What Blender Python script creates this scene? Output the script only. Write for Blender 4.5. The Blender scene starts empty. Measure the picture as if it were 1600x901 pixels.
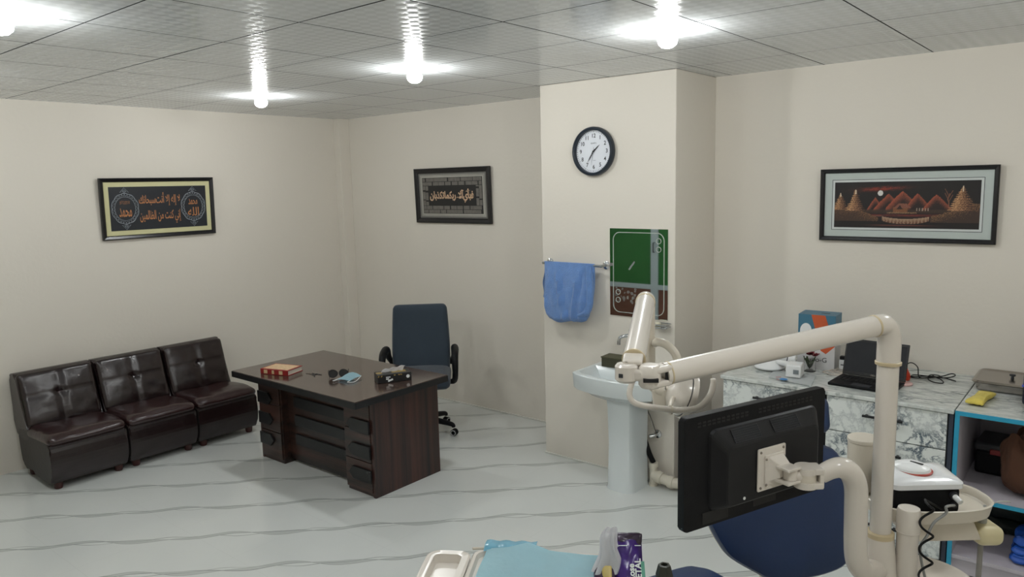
import bpy, bmesh, math, random
from mathutils import Vector, Matrix, noise
S = bpy.context.scene
COL = S.collection
V = Vector
PI = math.pi
# ------------------------------------------------------------------ camera
F_PX = 1169.2
cd = bpy.data.cameras.new('camera'); cam = bpy.data.objects.new('camera', cd); COL.objects.link(cam); S.camera = cam
cd.sensor_width = 36.0; cd.lens = F_PX * 36.0 / 1600.0; cd.clip_start = .05
def cam_axes(y, p, r):
    fwd = V((math.sin(y) * math.cos(p), math.cos(y) * math.cos(p), -math.sin(p)))
    right = V((math.cos(y), -math.sin(y), 0)); up = right.cross(fwd)
    return math.cos(r) * right + math.sin(r) * up, -math.sin(r) * right + math.cos(r) * up, fwd
R_, U_, F_ = cam_axes(-0.6913, 0.1393, -0.0235)
mw = Matrix((R_, U_, -F_)).transposed().to_4x4(); mw.translation = (6.293, -4.956, 2.040)
cam.matrix_world = mw
# ------------------------------------------------------------------ world, lights, exposure
w = bpy.data.worlds.new('world'); S.world = w; w.use_nodes = True
w.node_tree.nodes['Background'].inputs[0].default_value = (.6, .65, .7, 1)
w.node_tree.nodes['Background'].inputs[1].default_value = .1
S.view_settings.view_transform = 'Standard'; S.view_settings.look = 'None'
S.view_settings.gamma = 1; S.view_settings.use_curve_mapping = False
S.view_settings.exposure = 0.13
BULB_STRENGTH = 250.0
H = 2.726
FRONT_Y = -6.0
RIGHT_X = 7.3
BULBS = [(1.243, -1.728), (2.961, -1.788), (4.585, -1.723), (6.3, -1.78), (1.1, -3.9), (2.934, -3.903), (4.66, -3.92), (6.3, -3.92)]

# ------------------------------------------------------------------ material helpers
def nm(name):
    m = bpy.data.materials.new(name); m.use_nodes = True
    nt = m.node_tree; return m, nt, nt.nodes['Principled BSDF']
def rgb(h):
    def f(c): return c / 12.92 if c <= .04045 else ((c + .055) / 1.055) ** 2.4
    return tuple(f(int(h[i:i + 2], 16) / 255) for i in (0, 2, 4)) + (1,)
def mat(name, hexc, rough=.5, metal=0, var=0.0, scale=8, bump=0.0, bscale=60, spec=.5, coat=0, trans=0, alpha=1, sheen=0, stretch=None):
    m, nt, b = nm(name); N = nt.nodes; L = nt.links
    c = rgb(hexc)
    b.inputs['Base Color'].default_value = c
    b.inputs['Roughness'].default_value = rough; b.inputs['Metallic'].default_value = metal
    b.inputs['Specular IOR Level'].default_value = spec
    b.inputs['Coat Weight'].default_value = coat; b.inputs['Coat Roughness'].default_value = .15
    b.inputs['Transmission Weight'].default_value = trans; b.inputs['Alpha'].default_value = alpha
    if sheen: b.inputs['Sheen Weight'].default_value = sheen
    tc = N.new('ShaderNodeTexCoord'); src = tc.outputs['Object']
    if stretch:
        mp = N.new('ShaderNodeMapping'); mp.inputs['Scale'].default_value = stretch; L.new(src, mp.inputs[0]); src = mp.outputs[0]
    if var:
        n = N.new('ShaderNodeTexNoise'); n.inputs['Scale'].default_value = scale; n.inputs['Detail'].default_value = 5
        L.new(src, n.inputs['Vector'])
        mx = N.new('ShaderNodeMix'); mx.data_type = 'RGBA'
        mx.inputs['A'].default_value = tuple(x * (1 - var) for x in c[:3]) + (1,)
        mx.inputs['B'].default_value = tuple(min(1, x * (1 + var)) for x in c[:3]) + (1,)
        L.new(n.outputs['Fac'], mx.inputs['Factor']); L.new(mx.outputs['Result'], b.inputs['Base Color'])
    if bump:
        n2 = N.new('ShaderNodeTexNoise'); n2.inputs['Scale'].default_value = bscale; n2.inputs['Detail'].default_value = 4
        L.new(src, n2.inputs['Vector'])
        bp = N.new('ShaderNodeBump'); bp.inputs['Strength'].default_value = bump; bp.inputs['Distance'].default_value = .01
        L.new(n2.outputs['Fac'], bp.inputs['Height']); L.new(bp.outputs[0], b.inputs['Normal'])
    return m
class NX:
    """tiny expression helper for math nodes"""
    def __init__(s, nt): s.nt = nt
    def m(s, op, a, b=None, c=None, clamp=False):
        n = s.nt.nodes.new('ShaderNodeMath'); n.operation = op; n.use_clamp = clamp
        for i, v in enumerate((a, b, c)):
            if v is None: continue
            if isinstance(v, (int, float)): n.inputs[i].default_value = v
            else: s.nt.links.new(v, n.inputs[i])
        return n.outputs[0]
    def mix(s, f, a, b):
        n = s.nt.nodes.new('ShaderNodeMix'); n.data_type = 'RGBA'
        for k, v in (('Factor', f), ('A', a), ('B', b)):
            if isinstance(v, (int, float)): n.inputs[k].default_value = v
            elif isinstance(v, tuple): n.inputs[k].default_value = v
            else: s.nt.links.new(v, n.inputs[k])
        return n.outputs['Result']

def mat_floor():
    m, nt, b = nm('polished_tile_floor'); x = NX(nt); N = nt.nodes; L = nt.links
    g = N.new('ShaderNodeNewGeometry'); sp = N.new('ShaderNodeSeparateXYZ'); L.new(g.outputs['Position'], sp.inputs[0])
    X, Y = sp.outputs[0], sp.outputs[1]
    P = .5935
    s = x.m('ADD', x.m('SUBTRACT', Y, X), 3.28 + P * 20.5)          # vein centres fall at s mod P = P/2
    k = x.m('FLOOR', x.m('DIVIDE', s, P))
    loc = x.m('SUBTRACT', x.m('SUBTRACT', s, x.m('MULTIPLY', k, P)), P / 2)
    t = x.m('ADD', X, Y)
    u = x.m('ADD', x.m('MULTIPLY', t, 2 * PI / 1.187), x.m('MULTIPLY', k, PI))
    nz = N.new('ShaderNodeTexNoise'); nz.inputs['Scale'].default_value = 7; nz.inputs['Detail'].default_value = 3; L.new(g.outputs['Position'], nz.inputs['Vector'])
    wob = x.m('MULTIPLY', x.m('SUBTRACT', nz.outputs['Fac'], .5), .022)
    def sn(f, ph, a): return x.m('MULTIPLY', x.m('SINE', x.m('ADD', x.m('MULTIPLY', u, f), ph)), a)
    o1 = x.m('ADD', x.m('ADD', sn(1, 0, .026), sn(2, .9, .012)), wob)
    o2 = x.m('ADD', x.m('ADD', sn(1, 3.3, .020), sn(3, 2.2, .010)), x.m('MULTIPLY', wob, -1.0))
    o3 = x.m('ADD', x.m('ADD', sn(1, 1.5, .046), sn(2, .2, .016)), x.m('MULTIPLY', wob, .6))
    def line(o, wd): 
        d = x.m('ABSOLUTE', x.m('SUBTRACT', loc, o))
        return x.m('SUBTRACT', 1.0, x.m('DIVIDE', d, wd), clamp=True)
    n2 = N.new('ShaderNodeTexNoise'); n2.inputs['Scale'].default_value = 3.1; n2.inputs['Detail'].default_value = 2; L.new(g.outputs['Position'], n2.inputs['Vector'])
    fade = x.m('MULTIPLY', x.m('SUBTRACT', n2.outputs['Fac'], .33), 3.2, clamp=True)
    l1 = x.m('MULTIPLY', line(o1, .0085), x.m('ADD', x.m('MULTIPLY', fade, .55), .35))
    l2 = x.m('MULTIPLY', line(o2, .007), x.m('SUBTRACT', .85, x.m('MULTIPLY', fade, .5)))
    l3 = x.m('MULTIPLY', line(o3, .0075), .6)
    lo = x.m('MINIMUM', o1, o3); hi = x.m('MAXIMUM', o1, o3)
    inside = x.m('MULTIPLY', x.m('MULTIPLY', x.m('SUBTRACT', loc, lo), 150, clamp=True), x.m('MULTIPLY', x.m('SUBTRACT', hi, loc), 150, clamp=True))
    veil = x.m('MULTIPLY', inside, .26)
    vein = x.m('MAXIMUM', x.m('MAXIMUM', l1, l2), x.m('MAXIMUM', l3, veil))
    # faint cloudiness and hairline joints of the 60 cm tiles
    n3 = N.new('ShaderNodeTexNoise'); n3.inputs['Scale'].default_value = 1.3; n3.inputs['Detail'].default_value = 3; L.new(g.outputs['Position'], n3.inputs['Vector'])
    base = x.mix(n3.outputs['Fac'], rgb('D2D6D3'), rgb('E0E3E0'))
    def joint(c, off):
        a = x.m('ADD', c, off + P * 40); f = x.m('ABSOLUTE', x.m('SUBTRACT', x.m('SUBTRACT', a, x.m('MULTIPLY', x.m('FLOOR', x.m('DIVIDE', a, P)), P)), P / 2))
        return x.m('MULTIPLY', x.m('LESS_THAN', f, .0012), .12)
    j = x.m('MAXIMUM', joint(X, .13), joint(Y, .26))
    c1 = x.mix(j, base, rgb('8F948F'))
    c2 = x.mix(vein, c1, rgb('4E5653'))
    L.new(c2, b.inputs['Base Color']); b.inputs['Roughness'].default_value = .13; b.inputs['Specular IOR Level'].default_value = .55
    return m

def mat_ceiling():
    m, nt, b = nm('embossed_ceiling_tiles'); x = NX(nt); N = nt.nodes; L = nt.links
    g = N.new('ShaderNodeNewGeometry'); sp = N.new('ShaderNodeSeparateXYZ'); L.new(g.outputs['Position'], sp.inputs[0])
    X, Y = sp.outputs[0], sp.outputs[1]
    def frac(c, off, P):
        a = x.m('ADD', c, off + P * 40); return x.m('SUBTRACT', x.m('DIVIDE', a, P), x.m('FLOOR', x.m('DIVIDE', a, P)))
    fx = frac(X, .042, .6); fy = frac(Y, 2.397, .606)
    def edge(f, w): return x.m('SUBTRACT', 1.0, x.m('DIVIDE', x.m('MINIMUM', f, x.m('SUBTRACT', 1.0, f)), w), clamp=True)
    nz = N.new('ShaderNodeTexNoise'); nz.inputs['Scale'].default_value = .9; L.new(g.outputs['Position'], nz.inputs['Vector'])
    wd = x.m('MULTIPLY', x.m('SUBTRACT', nz.outputs['Fac'], .2), .017)
    wd = x.m('MAXIMUM', wd, .006)
    n = lambda f: x.m('LESS_THAN', x.m('MINIMUM', f, x.m('SUBTRACT', 1.0, f)), wd)
    ln = x.m('MAXIMUM', n(fx), n(fy))
    # woven emboss: small lozenges
    qx = x.m('SINE', x.m('MULTIPLY', x.m('ADD', X, Y), 2 * PI / .12)); qy = x.m('SINE', x.m('MULTIPLY', x.m('SUBTRACT', X, Y), 2 * PI / .12))
    em = x.m('MULTIPLY', x.m('MULTIPLY', qx, qy), 3.5); em = x.m('MAXIMUM', x.m('MINIMUM', em, 1.0), -1.0)
    col = x.mix(x.m('ADD', x.m('MULTIPLY', em, .5), .5), rgb('CFD3D5'), rgb('D5D9DB'))
    L.new(x.mix(ln, col, rgb('3A3C3C')), b.inputs['Base Color'])
    rg = x.m('ADD', x.m('MULTIPLY', em, .07), .17); L.new(rg, b.inputs['Roughness'])
    bp = N.new('ShaderNodeBump'); bp.inputs['Strength'].default_value = .05; bp.inputs['Distance'].default_value = .003
    n5 = N.new('ShaderNodeTexNoise'); n5.inputs['Scale'].default_value = 1.7; L.new(g.outputs['Position'], n5.inputs['Vector'])
    hgt = x.m('ADD', x.m('MULTIPLY', em, .8), x.m('MULTIPLY', ln, -.6)); hgt = x.m('ADD', hgt, x.m('MULTIPLY', n5.outputs['Fac'], .15))
    L.new(hgt, bp.inputs['Height']); L.new(bp.outputs[0], b.inputs['Normal'])
    L.new(x.m('MULTIPLY', x.m('SUBTRACT', 1.0, ln), .2), b.inputs['Specular IOR Level'])
    return m

def mat_marble(name, base, vein, stretch=(1, 1, 1), scale=5, amount=1.0, rough=.25):
    m, nt, b = nm(name); x = NX(nt); N = nt.nodes; L = nt.links
    g = N.new('ShaderNodeNewGeometry'); mp = N.new('ShaderNodeMapping'); mp.inputs['Scale'].default_value = stretch; L.new(g.outputs['Position'], mp.inputs[0])
    n1 = N.new('ShaderNodeTexNoise'); n1.inputs['Scale'].default_value = scale; n1.inputs['Detail'].default_value = 6; n1.inputs['Distortion'].default_value = .25; n1.inputs['Roughness'].default_value = .62; L.new(mp.outputs[0], n1.inputs['Vector'])
    d = x.m('ABSOLUTE', x.m('SUBTRACT', n1.outputs['Fac'], .5)); l1 = x.m('SUBTRACT', 1.0, x.m('MULTIPLY', d, 26.0), clamp=True)
    n2 = N.new('ShaderNodeTexNoise'); n2.inputs['Scale'].default_value = scale * .6; n2.inputs['Detail'].default_value = 3; L.new(mp.outputs[0], n2.inputs['Vector'])
    mask = x.m('ADD', .38, x.m('MULTIPLY', x.m('SUBTRACT', n2.outputs['Fac'], .45), 5.0, clamp=True))
    vo = N.new('ShaderNodeTexVoronoi'); vo.feature = 'DISTANCE_TO_EDGE'; vo.inputs['Scale'].default_value = scale * .9
    wv = N.new('ShaderNodeVectorMath'); wv.operation = 'MULTIPLY_ADD'; L.new(n1.outputs['Color'], wv.inputs[0]); wv.inputs[1].default_value = (.28, .28, .28); L.new(mp.outputs[0], wv.inputs[2]); L.new(wv.outputs[0], vo.inputs['Vector'])
    l2 = x.m('POWER', x.m('SUBTRACT', 1.0, x.m('MULTIPLY', vo.outputs['Distance'], 7.0), clamp=True), 1.6)
    f = x.m('MULTIPLY', x.m('MAXIMUM', x.m('MULTIPLY', l2, mask), x.m('MULTIPLY', x.m('MULTIPLY', l1, mask), .8)), amount)
    L.new(x.mix(f, rgb(base), rgb(vein)), b.inputs['Base Color']); b.inputs['Roughness'].default_value = rough
    return m

def mat_wood(name, stretch, dark='1B1312', mid='33221E', rough=.33, scale=3.0, coat=.1):
    m, nt, b = nm(name); x = NX(nt); N = nt.nodes; L = nt.links
    g = N.new('ShaderNodeNewGeometry'); mp = N.new('ShaderNodeMapping'); mp.inputs['Scale'].default_value = stretch; L.new(g.outputs['Position'], mp.inputs[0])
    n1 = N.new('ShaderNodeTexNoise'); n1.inputs['Scale'].default_value = scale; n1.inputs['Detail'].default_value = 8; n1.inputs['Roughness'].default_value = .65; n1.inputs['Distortion'].default_value = .3; L.new(mp.outputs[0], n1.inputs['Vector'])
    f = x.m('MULTIPLY', x.m('SUBTRACT', n1.outputs['Fac'], .36), 3.4, clamp=True)
    L.new(x.mix(f, rgb(dark), rgb(mid)), b.inputs['Base Color']); b.inputs['Roughness'].default_value = rough
    b.inputs['Coat Weight'].default_value = coat; b.inputs['Coat Roughness'].default_value = .12
    return m

def mat_wall(name, hexc):
    m = mat(name, hexc, .55, var=.025, scale=1.2, bump=.12, bscale=35, spec=.3)
    return m
M = {}
M['floor'] = mat_floor(); M['ceiling'] = mat_ceiling()
M['wall'] = mat_wall('cream_wall_paint', 'E0DACF'); M['wall_warm'] = mat_wall('cream_wall_paint_side', 'D9D2C5')
M['front_marble'] = mat_marble('marble_laminate_front', 'E2E7E4', '5F6C76', scale=8.5, amount=1.0)
M['top_marble'] = mat_marble('marble_laminate_top', 'D3D7D3', '77807F', stretch=(1, 3.2, 1), scale=5.0, amount=.9, rough=.2)
M['wood_top'] = mat_wood('dark_desk_top', (1.2, 14, 1), '33251F', '54413A', .16, 2.0, .35)
M['wood_side'] = mat_wood('dark_desk_panel', (10, 10, .35), '140E0D', '4A2A23', .3, 1.3)
M['wood_front'] = mat_wood('dark_desk_front', (.5, 8, 9), '120D0C', '4A3028', .3, 1.6)
M['wood_black'] = mat('black_wood_trim', '0E0F12', .35)
M['leather'] = mat('brown_black_leather', '1D1011', .25, var=.25, scale=5, bump=.15, bscale=14, spec=.6)
M['leather_side'] = mat('dull_leather_side', '2C2826', .5, var=.15, scale=5, bump=.15, bscale=30)
M['leather_seat'] = mat('maroon_black_leather', '2A1516', .25, var=.2, scale=5, bump=.3, bscale=12, spec=.6)
M['foot_wood'] = mat('red_brown_foot', '3A1512', .4)
M['black_plastic'] = mat('black_plastic', '0D0E11', .5, bump=.05, bscale=300, spec=.2)
M['black_gloss'] = mat('black_gloss', '101115', .25)
M['dark_grey'] = mat('dark_grey_plastic', '2A2C31', .5)
M['mesh_black'] = mat('vent_black', '0C0C0E', .6)
M['chair_fabric'] = mat('slate_blue_fabric', '283541', .8, var=.08, scale=60, bump=.2, bscale=400, sheen=.2)
M['white_ceramic'] = mat('white_ceramic', 'DCE3E4', .12, coat=.3)
M['chrome'] = mat('chrome', 'C8CACC', .12, 1)
M['steel'] = mat('brushed_steel', 'A9A39C', .22, 1, bump=.02, bscale=200)
M['pvc'] = mat('cream_pvc_pipe', 'DCD6C6', .35, var=.06, scale=9)
M['dental'] = mat('cream_white_enamel', 'DAD3C9', .25, coat=.3, var=.02, scale=4)
M['dental2'] = mat('warm_cream_plastic', 'D3CBBC', .32)
M['ring'] = mat('yellowed_ring', 'C9B997', .4)
M['yellowed'] = mat('yellowed_plastic', 'D3C9A2', .35)
M['blue_vinyl'] = mat('navy_blue_vinyl', '1D3359', .42, var=.05, scale=3, bump=.04, bscale=90)
M['towel'] = mat('blue_terry', '6890CC', .95, var=.16, scale=26, bump=1.0, bscale=160, sheen=.35)
M['frame_black'] = mat('black_frame', '100F13', .3)
M['mirror'] = mat('mirror_glass', 'E8EEEA', .02, 1)
M['etch'] = mat('etched_mirror_line', 'AEB5AE', .6)
M['glass'] = mat('clear_glass', 'FFFFFF', .02, trans=1)
M['clock_face'] = mat('clock_dial', 'DFE3EA', .4)
M['ink'] = mat('black_ink', '15161A', .5)
M['navy_rim'] = mat('dark_navy_clock_rim', '1A2531', .35)
M['green_glass'] = mat('green_glass_panel', '2C6B34', .25, var=.15, scale=2)
M['brown_panel'] = mat('brown_panel', '6E4638', .5, var=.1, scale=5)
M['alu'] = mat('powder_coated_aluminium', 'B6C2CA', .35, .2)
M['white_plastic'] = mat('white_plastic', 'E6E8E8', .3)
M['paper'] = mat('white_paper', 'E8ECEC', .7)
M['tissue'] = mat('tissue_paper', 'F4F4F6', .9)
M['bib'] = mat('pale_blue_bib', 'C6EAF3', .75, var=.04, scale=14, bump=.25, bscale=35)
M['teal_bag'] = mat('translucent_teal_film', '86CDE6', .15, alpha=.85)
M['lilac_board'] = mat('pale_lilac_board', 'C4BEC6', .5, var=.06, scale=12)
M['cyan_edge'] = mat('cyan_edge_band', '2E9CC0', .35)
M['navy'] = mat('navy_machine', '151B33', .35)
M['blue_line'] = mat('blue_line', '3A55C8', .4)
M['olive_box'] = mat('olive_brown_box', '3B3A28', .6, var=.2, scale=30)
M['charcoal'] = mat('dark_gap_strip', '23262B', .6)  # plain charcoal colour of the carcass, plinth and carton mark

# ------------------------------------------------------------------ mesh helpers
class B:
    def __init__(s): s.bm = bmesh.new(); s.mats = []
    def mi(s, m):
        if m is None: return 0
        if m not in s.mats: s.mats.append(m)
        return s.mats.index(m)
    def _tag(s, faces, m, smooth):
        i = s.mi(m)
        for f in faces:
            f.material_index = i; f.smooth = smooth
    def box(s, c, size, bevel=0, seg=2, rot=None, m=None, smooth=False):
        r = bmesh.ops.create_cube(s.bm, size=1)
        vs = r['verts']; mt = Matrix.Translation(V(c)) @ ((rot or Matrix()).to_4x4()) @ Matrix.Diagonal((*size, 1))
        bmesh.ops.transform(s.bm, matrix=mt, verts=vs)
        fs = {f for v in vs for f in v.link_faces}
        if bevel:
            es = {e for v in vs for e in v.link_edges}
            rr = bmesh.ops.bevel(s.bm, geom=list(vs) + list(es) + list(fs), offset=bevel, segments=seg, profile=.5, affect='EDGES')
            new = set(rr['faces']); old = {f for f in fs if f.is_valid} - new
            for v in rr['verts']: old |= {f for f in v.link_faces if f not in new}
            big = [f for f in old | new if f.calc_area() > 30 * bevel * bevel or f in old]
            s._tag([f for f in new], m, True); s._tag(big, m, smooth)
            return s
        s._tag([f for f in fs if f.is_valid], m, smooth)
        return s
    def bb(s, a, b_, **k):
        a = V(a); b_ = V(b_); return s.box((a + b_) / 2, [abs(x) for x in (b_ - a)], **k)
    def loft(s, rings, cap=(True, True), m=None, smooth=True, closed=False):
        vr = [[s.bm.verts.new(p) for p in r] for r in rings]; fs = []
        n = len(vr[0]); K = len(vr)
        for i in range(K if closed else K - 1):
            a, b_ = vr[i], vr[(i + 1) % K]
            for j in range(n):
                q = [a[j], a[(j + 1) % n], b_[(j + 1) % n], b_[j]]
                try: fs.append(s.bm.faces.new(q))
                except ValueError: pass
        caps = []
        if not closed:
            if cap[0]: caps.append(s.bm.faces.new(vr[0][::-1]))
            if cap[1]: caps.append(s.bm.faces.new(vr[-1]))
        s._tag(fs, m, smooth); s._tag(caps, m, False)
        return s
    def tube(s, pts, r, seg=16, m=None, spline=0, closed=False, cap=(True, True)):
        pts = [V(p) for p in pts]; rs = r if isinstance(r, (list, tuple)) else [r] * len(pts)
        if spline:
            n = len(pts); np_, nr = [], []
            rng = n if closed else n - 1
            for i in range(rng):
                if closed: p0, p1, p2, p3 = pts[(i - 1) % n], pts[i], pts[(i + 1) % n], pts[(i + 2) % n]
                else: p0, p1, p2, p3 = pts[max(i - 1, 0)], pts[i], pts[i + 1], pts[min(i + 2, n - 1)]
                for k in range(spline):
                    t = k / spline
                    np_.append(.5 * ((2 * p1) + (p2 - p0) * t + (2 * p0 - 5 * p1 + 4 * p2 - p3) * t * t + (3 * p1 - p0 - 3 * p2 + p3) * t ** 3))
                    nr.append(rs[i] * (1 - t) + rs[(i + 1) % n] * t)
            if not closed: np_.append(pts[-1]); nr.append(rs[-1])
            pts, rs = np_, nr
        rings = []; n = len(pts); pu = None
        for i, p in enumerate(pts):
            if closed: d = pts[(i + 1) % n] - pts[i - 1]
            else: d = pts[min(i + 1, n - 1)] - pts[max(i - 1, 0)]
            d.normalize()
            if pu is None: pu = d.orthogonal().normalized()
            pu = (pu - d * pu.dot(d)).normalized(); w_ = d.cross(pu)
            rings.append([p + (pu * math.cos(a) + w_ * math.sin(a)) * rs[i] for a in [2 * PI * j / seg for j in range(seg)]])
        return s.loft(rings, cap=cap, m=m, closed=closed)
    def cyl(s, a, b_, r0, r1=None, seg=32, m=None, bev=0):
        r1 = r0 if r1 is None else r1; a, b_ = V(a), V(b_); d = (b_ - a).normalized()
        if bev: return s.tube([a, a + d * 1e-5, a + d * bev, b_ - d * bev, b_ - d * 1e-5, b_], [r0 - bev, r0 - bev, r0, r1, r1 - bev, r1 - bev], seg, m)
        return s.tube([a, b_], [r0, r1], seg, m)
    def lathe(s, prof, o=(0, 0, 0), axis=(0, 0, 1), seg=40, m=None, scale=(1, 1)):
        q = V((0, 0, 1)).rotation_difference(V(axis)).to_matrix(); o = V(o)
        rings = [[o + q @ V((r * math.cos(a) * scale[0], r * math.sin(a) * scale[1], z)) for a in [2 * PI * j / seg for j in range(seg)]] for r, z in prof]
        return s.loft(rings, cap=(prof[0][0] > 1e-4 or True, True), m=m)
    def prism(s, poly, o, ux, uy, uz, m=None, bevel=0, seg=2, smooth=False):
        """poly in (ux,uy) plane extruded along uz"""
        o, ux, uy, uz = map(V, (o, ux, uy, uz))
        a = [s.bm.verts.new(o + ux * x + uy * y) for x, y in poly]; b_ = [s.bm.verts.new(o + ux * x + uy * y + uz) for x, y in poly]
        n = len(poly); fs = [s.bm.faces.new(a[::-1]), s.bm.faces.new(b_)]
        for j in range(n): fs.append(s.bm.faces.new([a[j], a[(j + 1) % n], b_[(j + 1) % n], b_[j]]))
        i0 = s.mi(m)
        for f in fs: f.material_index = i0
        if bevel:
            es = list(fs[0].edges) + list(fs[1].edges)
            rr = bmesh.ops.bevel(s.bm, geom=es, offset=bevel, segments=seg, profile=.5, affect='EDGES')
            for f in rr['faces']: f.material_index = i0; f.smooth = True
        if smooth:
            for f in fs:
                if f.is_valid and len(f.verts) == 4: f.smooth = True
        return s
    def soft(s, c, size, r, puff=(0, 0, 0), n=14, rot=None, m=None, fn=None):
        """rounded, puffed box"""
        bm2 = bmesh.new(); bmesh.ops.create_cube(bm2, size=2)
        bmesh.ops.subdivide_edges(bm2, edges=bm2.edges[:], cuts=n, use_grid_fill=True)
        h = V(size) / 2; rot = (rot or Matrix()).to_4x4(); c = V(c); mp = {}; i0 = s.mi(m)
        for v in bm2.verts:
            u = v.co.copy(); p = V((u.x * h.x, u.y * h.y, u.z * h.z))
            rr = min(r, min(h) * .999); q = V([max(-(h[i] - rr), min(h[i] - rr, p[i])) for i in range(3)])
            d = p - q
            if d.length > 1e-9: p = q + d.normalized() * rr * (1 if d.length else 0)
            for i in range(3):
                j, k = (i + 1) % 3, (i + 2) % 3
                p[i] += puff[i] * u[i] * max(0, (1 - u[j] ** 2)) ** .7 * max(0, (1 - u[k] ** 2)) ** .7
            if fn: p = fn(p, u)
            mp[v] = s.bm.verts.new(c + (rot @ p.to_4d()).to_3d())
        for f in bm2.faces:
            g = s.bm.faces.new([mp[v] for v in f.verts]); g.smooth = True; g.material_index = i0
        bm2.free(); return s
    def grid(s, fn, nu, nv, m=None, thick=0):
        vs = [[s.bm.verts.new(fn(i / nu, j / nv)) for j in range(nv + 1)] for i in range(nu + 1)]; fs = []
        for i in range(nu):
            for j in range(nv): fs.append(s.bm.faces.new([vs[i][j], vs[i + 1][j], vs[i + 1][j + 1], vs[i][j + 1]]))
        s._tag(fs, m, True)
        if thick:
            r = bmesh.ops.solidify(s.bm, geom=fs, thickness=thick)
            s._tag([g for g in r['geom'] if isinstance(g, bmesh.types.BMFace)], m, True)
        return s
    def poly(s, pts, m=None):
        f = s.bm.faces.new([s.bm.verts.new(p) for p in pts]); s._tag([f], m, False); return s
    def text(s, body, size, o, ux, uy, m=None, depth=.0006, align='CENTER', sx=1, sy=1, offset=0, fit=None):
        cu = bpy.data.curves.new('t', 'FONT'); cu.body = body; cu.size = size; cu.align_x = align; cu.align_y = 'CENTER'; cu.extrude = 0; cu.offset = offset; cu.resolution_u = 3
        ob = bpy.data.objects.new('t', cu); COL.objects.link(ob); bpy.context.view_layer.update()
        me = bpy.data.meshes.new_from_object(ob.evaluated_get(bpy.context.evaluated_depsgraph_get()))
        bpy.data.objects.remove(ob); bpy.data.curves.remove(cu)
        o, ux, uy = V(o), V(ux), V(uy); uz = ux.cross(uy).normalized(); i0 = s.mi(m)
        if fit and len(me.vertices):
            xs = [v.co.x for v in me.vertices]; ys = [v.co.y for v in me.vertices]
            sx = fit[0] / (max(xs) - min(xs)); sy = fit[1] / (max(ys) - min(ys)); o = o - ux * sx * (max(xs) + min(xs)) / 2 - uy * sy * (max(ys) + min(ys)) / 2
        vs = [s.bm.verts.new(o + ux * v.co.x * sx + uy * v.co.y * sy + uz * depth) for v in me.vertices]
        for p in me.polygons:
            try:
                f = s.bm.faces.new([vs[i] for i in p.vertices]); f.material_index = i0
            except ValueError: pass
        bpy.data.meshes.remove(me); return s
    def obj(s, name, m=None, parent=None, loc=None, fix=True):
        if m is not None:
            if not s.mats: s.mats = [m]
        if fix: bmesh.ops.recalc_face_normals(s.bm, faces=s.bm.faces[:])
        s.bm.normal_update()
        for e_ in s.bm.edges:
            if len(e_.link_faces) == 2 and e_.calc_face_angle(0) > .66: e_.smooth = False
        me = bpy.data.meshes.new(name); s.bm.to_mesh(me); s.bm.free()
        for x in (s.mats or [m]): me.materials.append(x if x is not None else m)
        o = bpy.data.objects.new(name, me); COL.objects.link(o)
        if parent is not None:
            me.transform(Matrix.Translation(-world_loc(parent))); o.parent = parent
        elif loc is not None:
            me.transform(Matrix.Translation(-V(loc))); o.location = loc
        return o
def world_loc(o):
    p = V(o.location)
    while o.parent: o = o.parent; p += V(o.location)
    return p
def thing(name, loc, label, cat, group=None):
    o = bpy.data.objects.new(name, None); COL.objects.link(o); o.location = loc; o.empty_display_size = .05
    return tag(o, label, cat, group)
def tag(o, label, cat, group=None):
    o['label'] = label; o['category'] = cat
    if group: o['group'] = group
    return o
def struct(o): o['kind'] = 'structure'; return o
def copy_tree(o, parent=None):
    c = o.copy(); COL.objects.link(c); c.parent = parent
    for ch in [x for x in o.children]: copy_tree(ch, c)
    return c
def rz(a): return Matrix.Rotation(a, 4, 'Z')
def basis(ux, uy, uz): return Matrix((V(ux).normalized(), V(uy).normalized(), V(uz).normalized())).transposed().to_4x4()
def rrect(w_, h_, r, n=6, cx=0, cy=0):
    p = []
    for (sx, sy, a0) in ((1, 1, 0), (-1, 1, 90), (-1, -1, 180), (1, -1, 270)):
        for k in range(n + 1):
            a = math.radians(a0 + 90 * k / n); p.append((cx + sx * (w_ / 2 - r) + r * math.cos(a), cy + sy * (h_ / 2 - r) + r * math.sin(a)))
    return p
def smooth_poly(pts, n=5):
    out = []; N_ = len(pts)
    for i in range(N_):
        p0, p1, p2, p3 = [V((*pts[(i + k) % N_], 0)) for k in (-1, 0, 1, 2)]
        for k in range(n):
            t = k / n; q = .5 * ((2 * p1) + (p2 - p0) * t + (2 * p0 - 5 * p1 + 4 * p2 - p3) * t * t + (3 * p1 - p0 - 3 * p2 + p3) * t ** 3); out.append((q.x, q.y))
    return out

# ================================================================== ROOM
struct(B().bb((-.15, FRONT_Y - .15, -.1), (RIGHT_X + .15, .15, 0)).obj('floor', M['floor']))
struct(B().bb((-.15, FRONT_Y - .15, H), (RIGHT_X + .15, .15, H + .1)).obj('ceiling', M['ceiling']))
struct(B().bb((-.15, FRONT_Y, 0), (0, 0, H)).obj('wall_left', M['wall']))
struct(B().bb((-.15, 0, 0), (RIGHT_X, .15, H)).obj('wall_back', M['wall']))
struct(B().bb((RIGHT_X, FRONT_Y, 0), (RIGHT_X + .15, .15, H)).obj('wall_right', M['wall']))
struct(B().bb((-.15, FRONT_Y - .15, 0), (RIGHT_X + .15, FRONT_Y, H)).obj('wall_front', M['wall']))
CY = -.582; CX0, CX1 = 2.973, 4.045
struct(B().bb((CX0, CY, 0), (CX1, 0, H), bevel=.006).obj('wall_column', M['wall']))
struct(B().bb((0, -.13, 0), (.09, 0, H), bevel=.004).obj('trim_1', M['wall']))
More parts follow.
